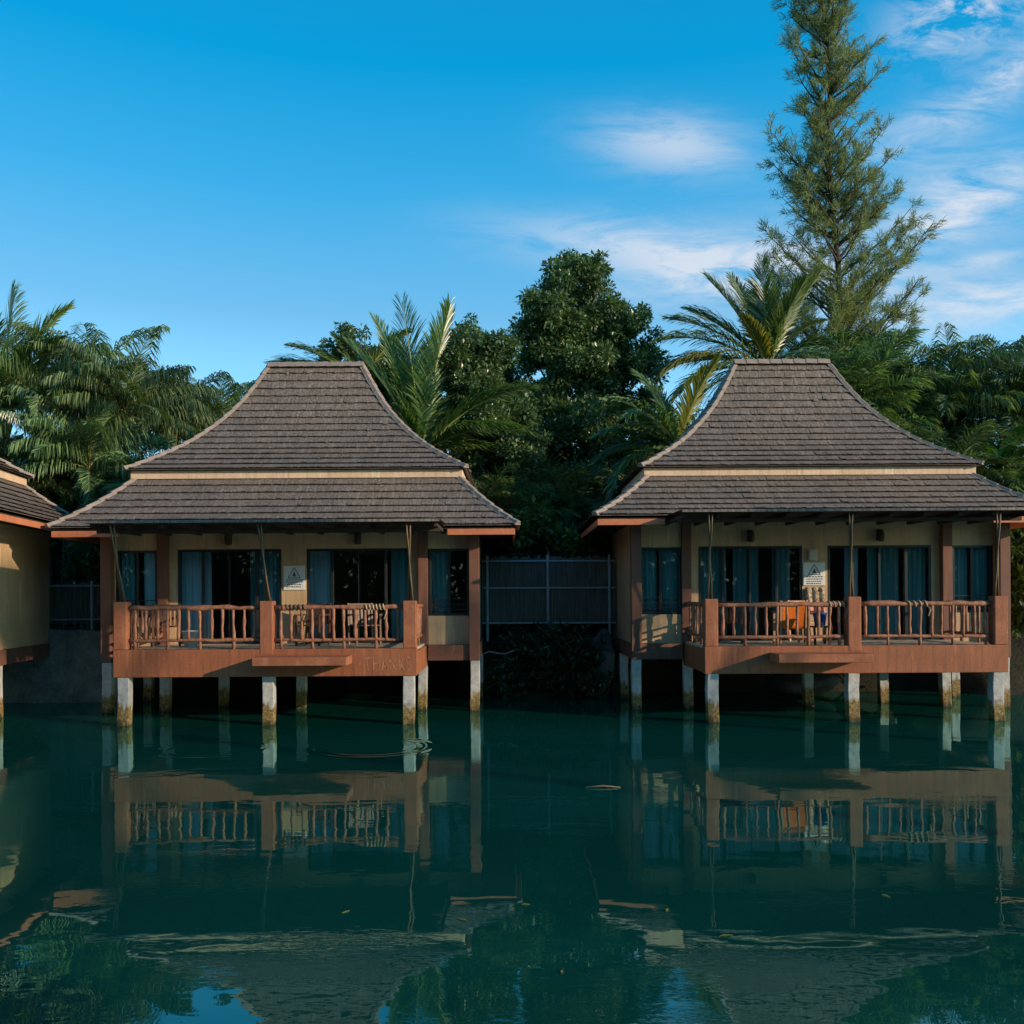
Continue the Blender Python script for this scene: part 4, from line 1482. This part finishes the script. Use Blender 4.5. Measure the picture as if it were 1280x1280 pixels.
broad_tree('leafy_shrub', 'dark leafy bush behind the left gap fence below the eave', 'shrub', 24.5, 112,
           [(108, 690, 18), (122, 705, 16), (98, 715, 14), (118, 670, 14)], 0.20, 90, 'leaf_broad', 47, trunk_r=0.05, depth=0.3)


# banana-like plant above the right eave
def banana(label, px, py, d, seed):
    r = random.Random(seed)
    c = at(px, py, d)
    root = thing('banana_plant', label, 'plant', (c.x, c.y, 1.5))
    h = c.z - 1.5
    tr = MB()
    tr.tube([(0, 0, -0.2), (0.03, 0, h * 0.5), (0, 0, h)], [0.13, 0.11, 0.07], 8)
    tr.build('stem', 'rachis', root, smooth=True)
    mb = MB()
    for i in range(9):
        az = 2.4 * i + r.uniform(-.3, .3)
        el = R(80 - 7 * i)
        L = r.uniform(1.3, 1.9)
        hv = Vector((math.cos(az), math.sin(az), 0))
        S = Vector((-math.sin(az), math.cos(az), 0))
        p = Vector((0, 0, h - 0.1))
        n = 10
        vs = []
        for k in range(n + 1):
            t = k / n
            e = el - R(85) * t ** 1.5
            T = hv * math.cos(e) + Vector((0, 0, math.sin(e)))
            U = S.cross(T)
            wd = 0.27 * math.sin(math.pi * min(1, 0.06 + 0.94 * t) ** 0.75) + 0.01
            j = r.uniform(0.85, 1.1)
            up = Vector((0, 0, 0.35 * wd))
            vs += [p - S * wd * j + up, p, p + S * wd * j + up]
            p = p + T * (L / n)
        mb.add(vs, [(3 * k + q, 3 * k + q + 1, 3 * k + q + 4, 3 * k + q + 3) for k in range(n) for q in (0, 1)])
    mb.build('crown', 'leaf_banana', root, smooth=True)


banana('broad leaved banana plant above the right eave tip of the right bungalow', 1252, 580, 24.0, 51)


# ------------------------------------------------------------------ casuarina
def casuarina():
    r = random.Random(61)
    d = 33.0
    k = d / FPX
    base = at(1052, 700, d)
    base.z = 1.5
    root = thing('casuarina_tree', 'tall wispy casuarina rising far above the right bungalow into the sky', 'tree', base)

    def tx(py):
        return 1034 + (py / 440.0) * 18 + 3 * math.sin(py / 45.0)
    left = [(-60, 1010), (0, 990), (60, 986), (110, 990), (150, 1000), (165, 950), (180, 946), (200, 975), (240, 985), (262, 955), (300, 962), (340, 948), (380, 950), (440, 962)]
    right = [(-60, 1058), (0, 1062), (15, 1076), (30, 1066), (60, 1096), (100, 1092), (140, 1088), (170, 1112), (220, 1122), (250, 1140), (290, 1168), (330, 1150), (400, 1142), (440, 1130)]
    wood, crown = MB(), MB()
    tp = []
    for i in range(26):
        py = 760 - (760 + 75) * i / 25
        q = at(tx(max(-75, min(760, py))), py, d) - base
        tp.append(q)
    wood.tube(tp, [0.18 * (1 - i / 25) + 0.02 for i in range(26)], 8)

    def needles(p, dirv, n, L):
        for _ in range(n):
            dv = (dirv * 0.9 + rnd_dir(r) * 0.55 + Vector((0, 0, -0.15))).normalized()
            l_ = L * r.uniform(0.6, 1.25)
            s = dv.cross(rnd_dir(r)).normalized() * 0.0075
            o = p + rnd_dir(r) * 0.10
            m_ = o + dv * l_ * 0.6
            e = m_ + (dv + Vector((0, 0, -0.55))).normalized() * l_ * 0.4
            crown.add([o - s, o + s, m_ + s, m_ - s, e], [(0, 1, 2, 3), (3, 2, 4)])

    def branch(py_tip, xt, dep, dens):
        x0 = tx(py_tip)
        off = abs(xt - x0)
        pyb = py_tip + off * r.uniform(0.55, 1.0) + 12
        a = at(tx(pyb), pyb, d) - base
        e = at(xt, py_tip, d) - base
        e.y += dep
        mid = a.lerp(e, 0.5) + Vector((0, 0, -0.12 * (e - a).length)) + rnd_dir(r) * 0.1
        n = max(4, int((e - a).length / 0.28))
        pts = []
        for i in range(n + 1):
            t = i / n
            pts.append(a * (1 - t) ** 2 + mid * 2 * t * (1 - t) + e * t * t + rnd_dir(r) * 0.03)
        wood.tube(pts, [0.045 * (1 - t / n) + 0.008 for t in range(n + 1)], 4, cap=False)
        for i in range(1, n + 1):
            t = i / n
            if t < 0.30 and r.random() < 0.75:
                continue
            if math.sin(i * 1.9 + xt) > 0.72:
                continue
            T = (pts[i] - pts[i - 1]).normalized()
            for q in range(3):
                if r.random() < 0.30:
                    continue
                sd = (T * 0.5 + rnd_dir(r) * 0.7 + Vector((0, 0, 0.25))).normalized()
                tip = pts[i] + sd * r.uniform(0.25, 0.6) * (1.2 - 0.5 * t)
                wood.tube([pts[i], tip], [0.012, 0.005], 3, cap=False)
                needles(pts[i].lerp(tip, 0.4), sd, int(15 * dens), 0.27)
                needles(tip, (sd + Vector((0, 0, 0.5))).normalized(), int(20 * dens), 0.31)
    py = -70
    while py < 440:
        for tab in (left, right):
            ex = interp(tab, py)
            x0 = tx(py)
            big = r.random()
            f = r.uniform(0.85, 1.0) if big > 0.45 else r.uniform(0.35, 0.8)
            branch(py + r.uniform(-8, 8), x0 + (ex - x0) * f, r.uniform(-0.9, 0.9), 1.0)
            if r.random() < 0.75:
                branch(py + r.uniform(-8, 8), x0 + (ex - x0) * r.uniform(0.1, 0.45), r.choice((-1, 1)) * r.uniform(0.5, 1.8), 1.0)
        py += r.uniform(8, 14) if py < 200 else r.uniform(7, 13)
    for _ in range(46):   # bushier heart below the middle
        branch(r.uniform(200, 440), tx(330) + r.uniform(-60, 62), r.uniform(-1.9, 1.2), 1.15)
    for _ in range(26):
        yy = r.uniform(-40, 220)
        branch(yy, tx(yy) + r.uniform(-26, 26), r.uniform(-0.9, 0.7), 1.0)
    crown.build('crown', 'leaf_needle', root)
    wood.build('trunk', 'bark_dark', root, smooth=True)


casuarina()


# ------------------------------------------------------------------ uncountable growth
def thicket(name, label, x0, x1, y0, y1, zt, n, L, mat_, seed, z0=1.3):
    r = random.Random(seed)
    mb = MB()
    for _ in range(n):
        x = r.uniform(x0, x1)
        top = zt * (0.72 + 0.18 * math.sin(x * 0.9 + seed) + 0.12 * math.sin(x * 2.3 + 1) + r.uniform(-.08, .08))
        c = Vector((x, r.uniform(y0, y1), z0 + (top - z0) * r.random()))
        leaf_clump(mb, c, r.uniform(0.4, 0.8), 26, L, r)
    o = mb.build(name, mat_)
    tag(o, label, 'undergrowth', kind='stuff')


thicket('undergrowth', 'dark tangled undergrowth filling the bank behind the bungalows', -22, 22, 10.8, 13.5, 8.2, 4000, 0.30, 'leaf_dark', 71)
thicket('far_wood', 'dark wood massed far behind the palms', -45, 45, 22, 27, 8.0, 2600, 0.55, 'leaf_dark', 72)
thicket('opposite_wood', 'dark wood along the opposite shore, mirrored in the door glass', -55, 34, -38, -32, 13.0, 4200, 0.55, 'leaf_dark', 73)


def added_shade_tree(label, x, y, zc, rx, rz, n, seed, lx, ly):  # unseen trees added to block sun; lean keeps trunk shadow off the decks
    r = random.Random(seed)
    root = thing('added_shade_tree', label, 'tree', (x, y, 0.8), 0)
    zc -= 0.8
    wood, crown = MB(), MB()
    wood.tube([(lx, ly, -1.0), (lx * 0.9, ly * 0.9, zc * 0.4), (lx * 0.45, ly * 0.45, zc * 0.75), (0, 0, zc - 1.0), (0, 0, zc + 0.2)], [0.16, 0.12, 0.10, 0.08, 0.03], 8)
    for i in range(n):
        a, q = r.uniform(0, 2 * math.pi), math.sqrt(r.random())
        e = Vector((rx * q * math.cos(a), rx * q * math.sin(a), zc + r.uniform(-rz, rz)))
        wood.tube([(0, 0, zc - 1.2), e], [0.03, 0.01], 4, cap=False)
        leaf_clump(crown, e, 0.5, 90, 0.20, r)
    crown.build('crown', 'leaf_broad', root)
    wood.build('trunk', 'bark_grey', root, smooth=True)


added_shade_tree('unseen thin crowned tree added on the right to half shade the facing bays', 36.2, -17.3, 13.5, 1.5, 0.6, 15, 81, -0.73, -1.31)
added_shade_tree('unseen tall dense tree added on the far right to shade the angled bungalow wall', 37.9, -24.5, 17.6, 1.15, 0.6, 44, 82, -1.2, -2.2)

for k, (px, py, label) in enumerate(((655, 1131, 'tiny pale leaf afloat in the dark water, left of centre right reflection'), (832, 1138, 'tiny pale leaf afloat under the reflected right porch roof'),
                                     (575, 1150, 'tiny pale leaf afloat near the reflected right end of the left eave'), (430, 1140, 'tiny pale leaf afloat in the reflected left porch shade'),
                                     (1105, 1120, 'tiny pale leaf afloat below the reflected right deck railing'), (905, 1170, 'tiny pale leaf afloat over the reflected right lower roof'),
                                     (700, 1215, 'tiny pale leaf afloat over the reflected big round tree'))):
    d = (CAMZ * FPX) / (py + (px - 640) * math.tan(ROLL) - HOR)
    mb = MB()
    L = 0.035 + 0.01 * (k % 3)
    mb.add([(-L, 0, 0.004), (-0.2 * L, 0.35 * L, 0.009), (L, 0, 0.004), (-0.2 * L, -0.35 * L, 0.006), (-L, 0, 0.001), (L, 0, 0.001)],
           [(0, 3, 2, 1), (0, 4, 5, 2)])
    o = mb.build('floating_leaf', 'leaf_yellow')
    o.location = ((px - 640) / FPX * d, CAMY + d, 0.0)
    o.rotation_euler = (0, 0, 1.3 * k)
    tag(o, label, 'leaf', 'leaves afloat on the lagoon')
mb = MB()
mb.tube([(-0.22, 0, 0.01), (0, 0.02, 0.022), (0.22, -0.01, 0.008)], [0.008, 0.013, 0.006], 6)
o = mb.build('floating_stick', 'teak', smooth=True)
o.location = (1.15, -5.9, 0.0)
tag(o, 'pale stick afloat in the dark water between the two reflected decks', 'stick')
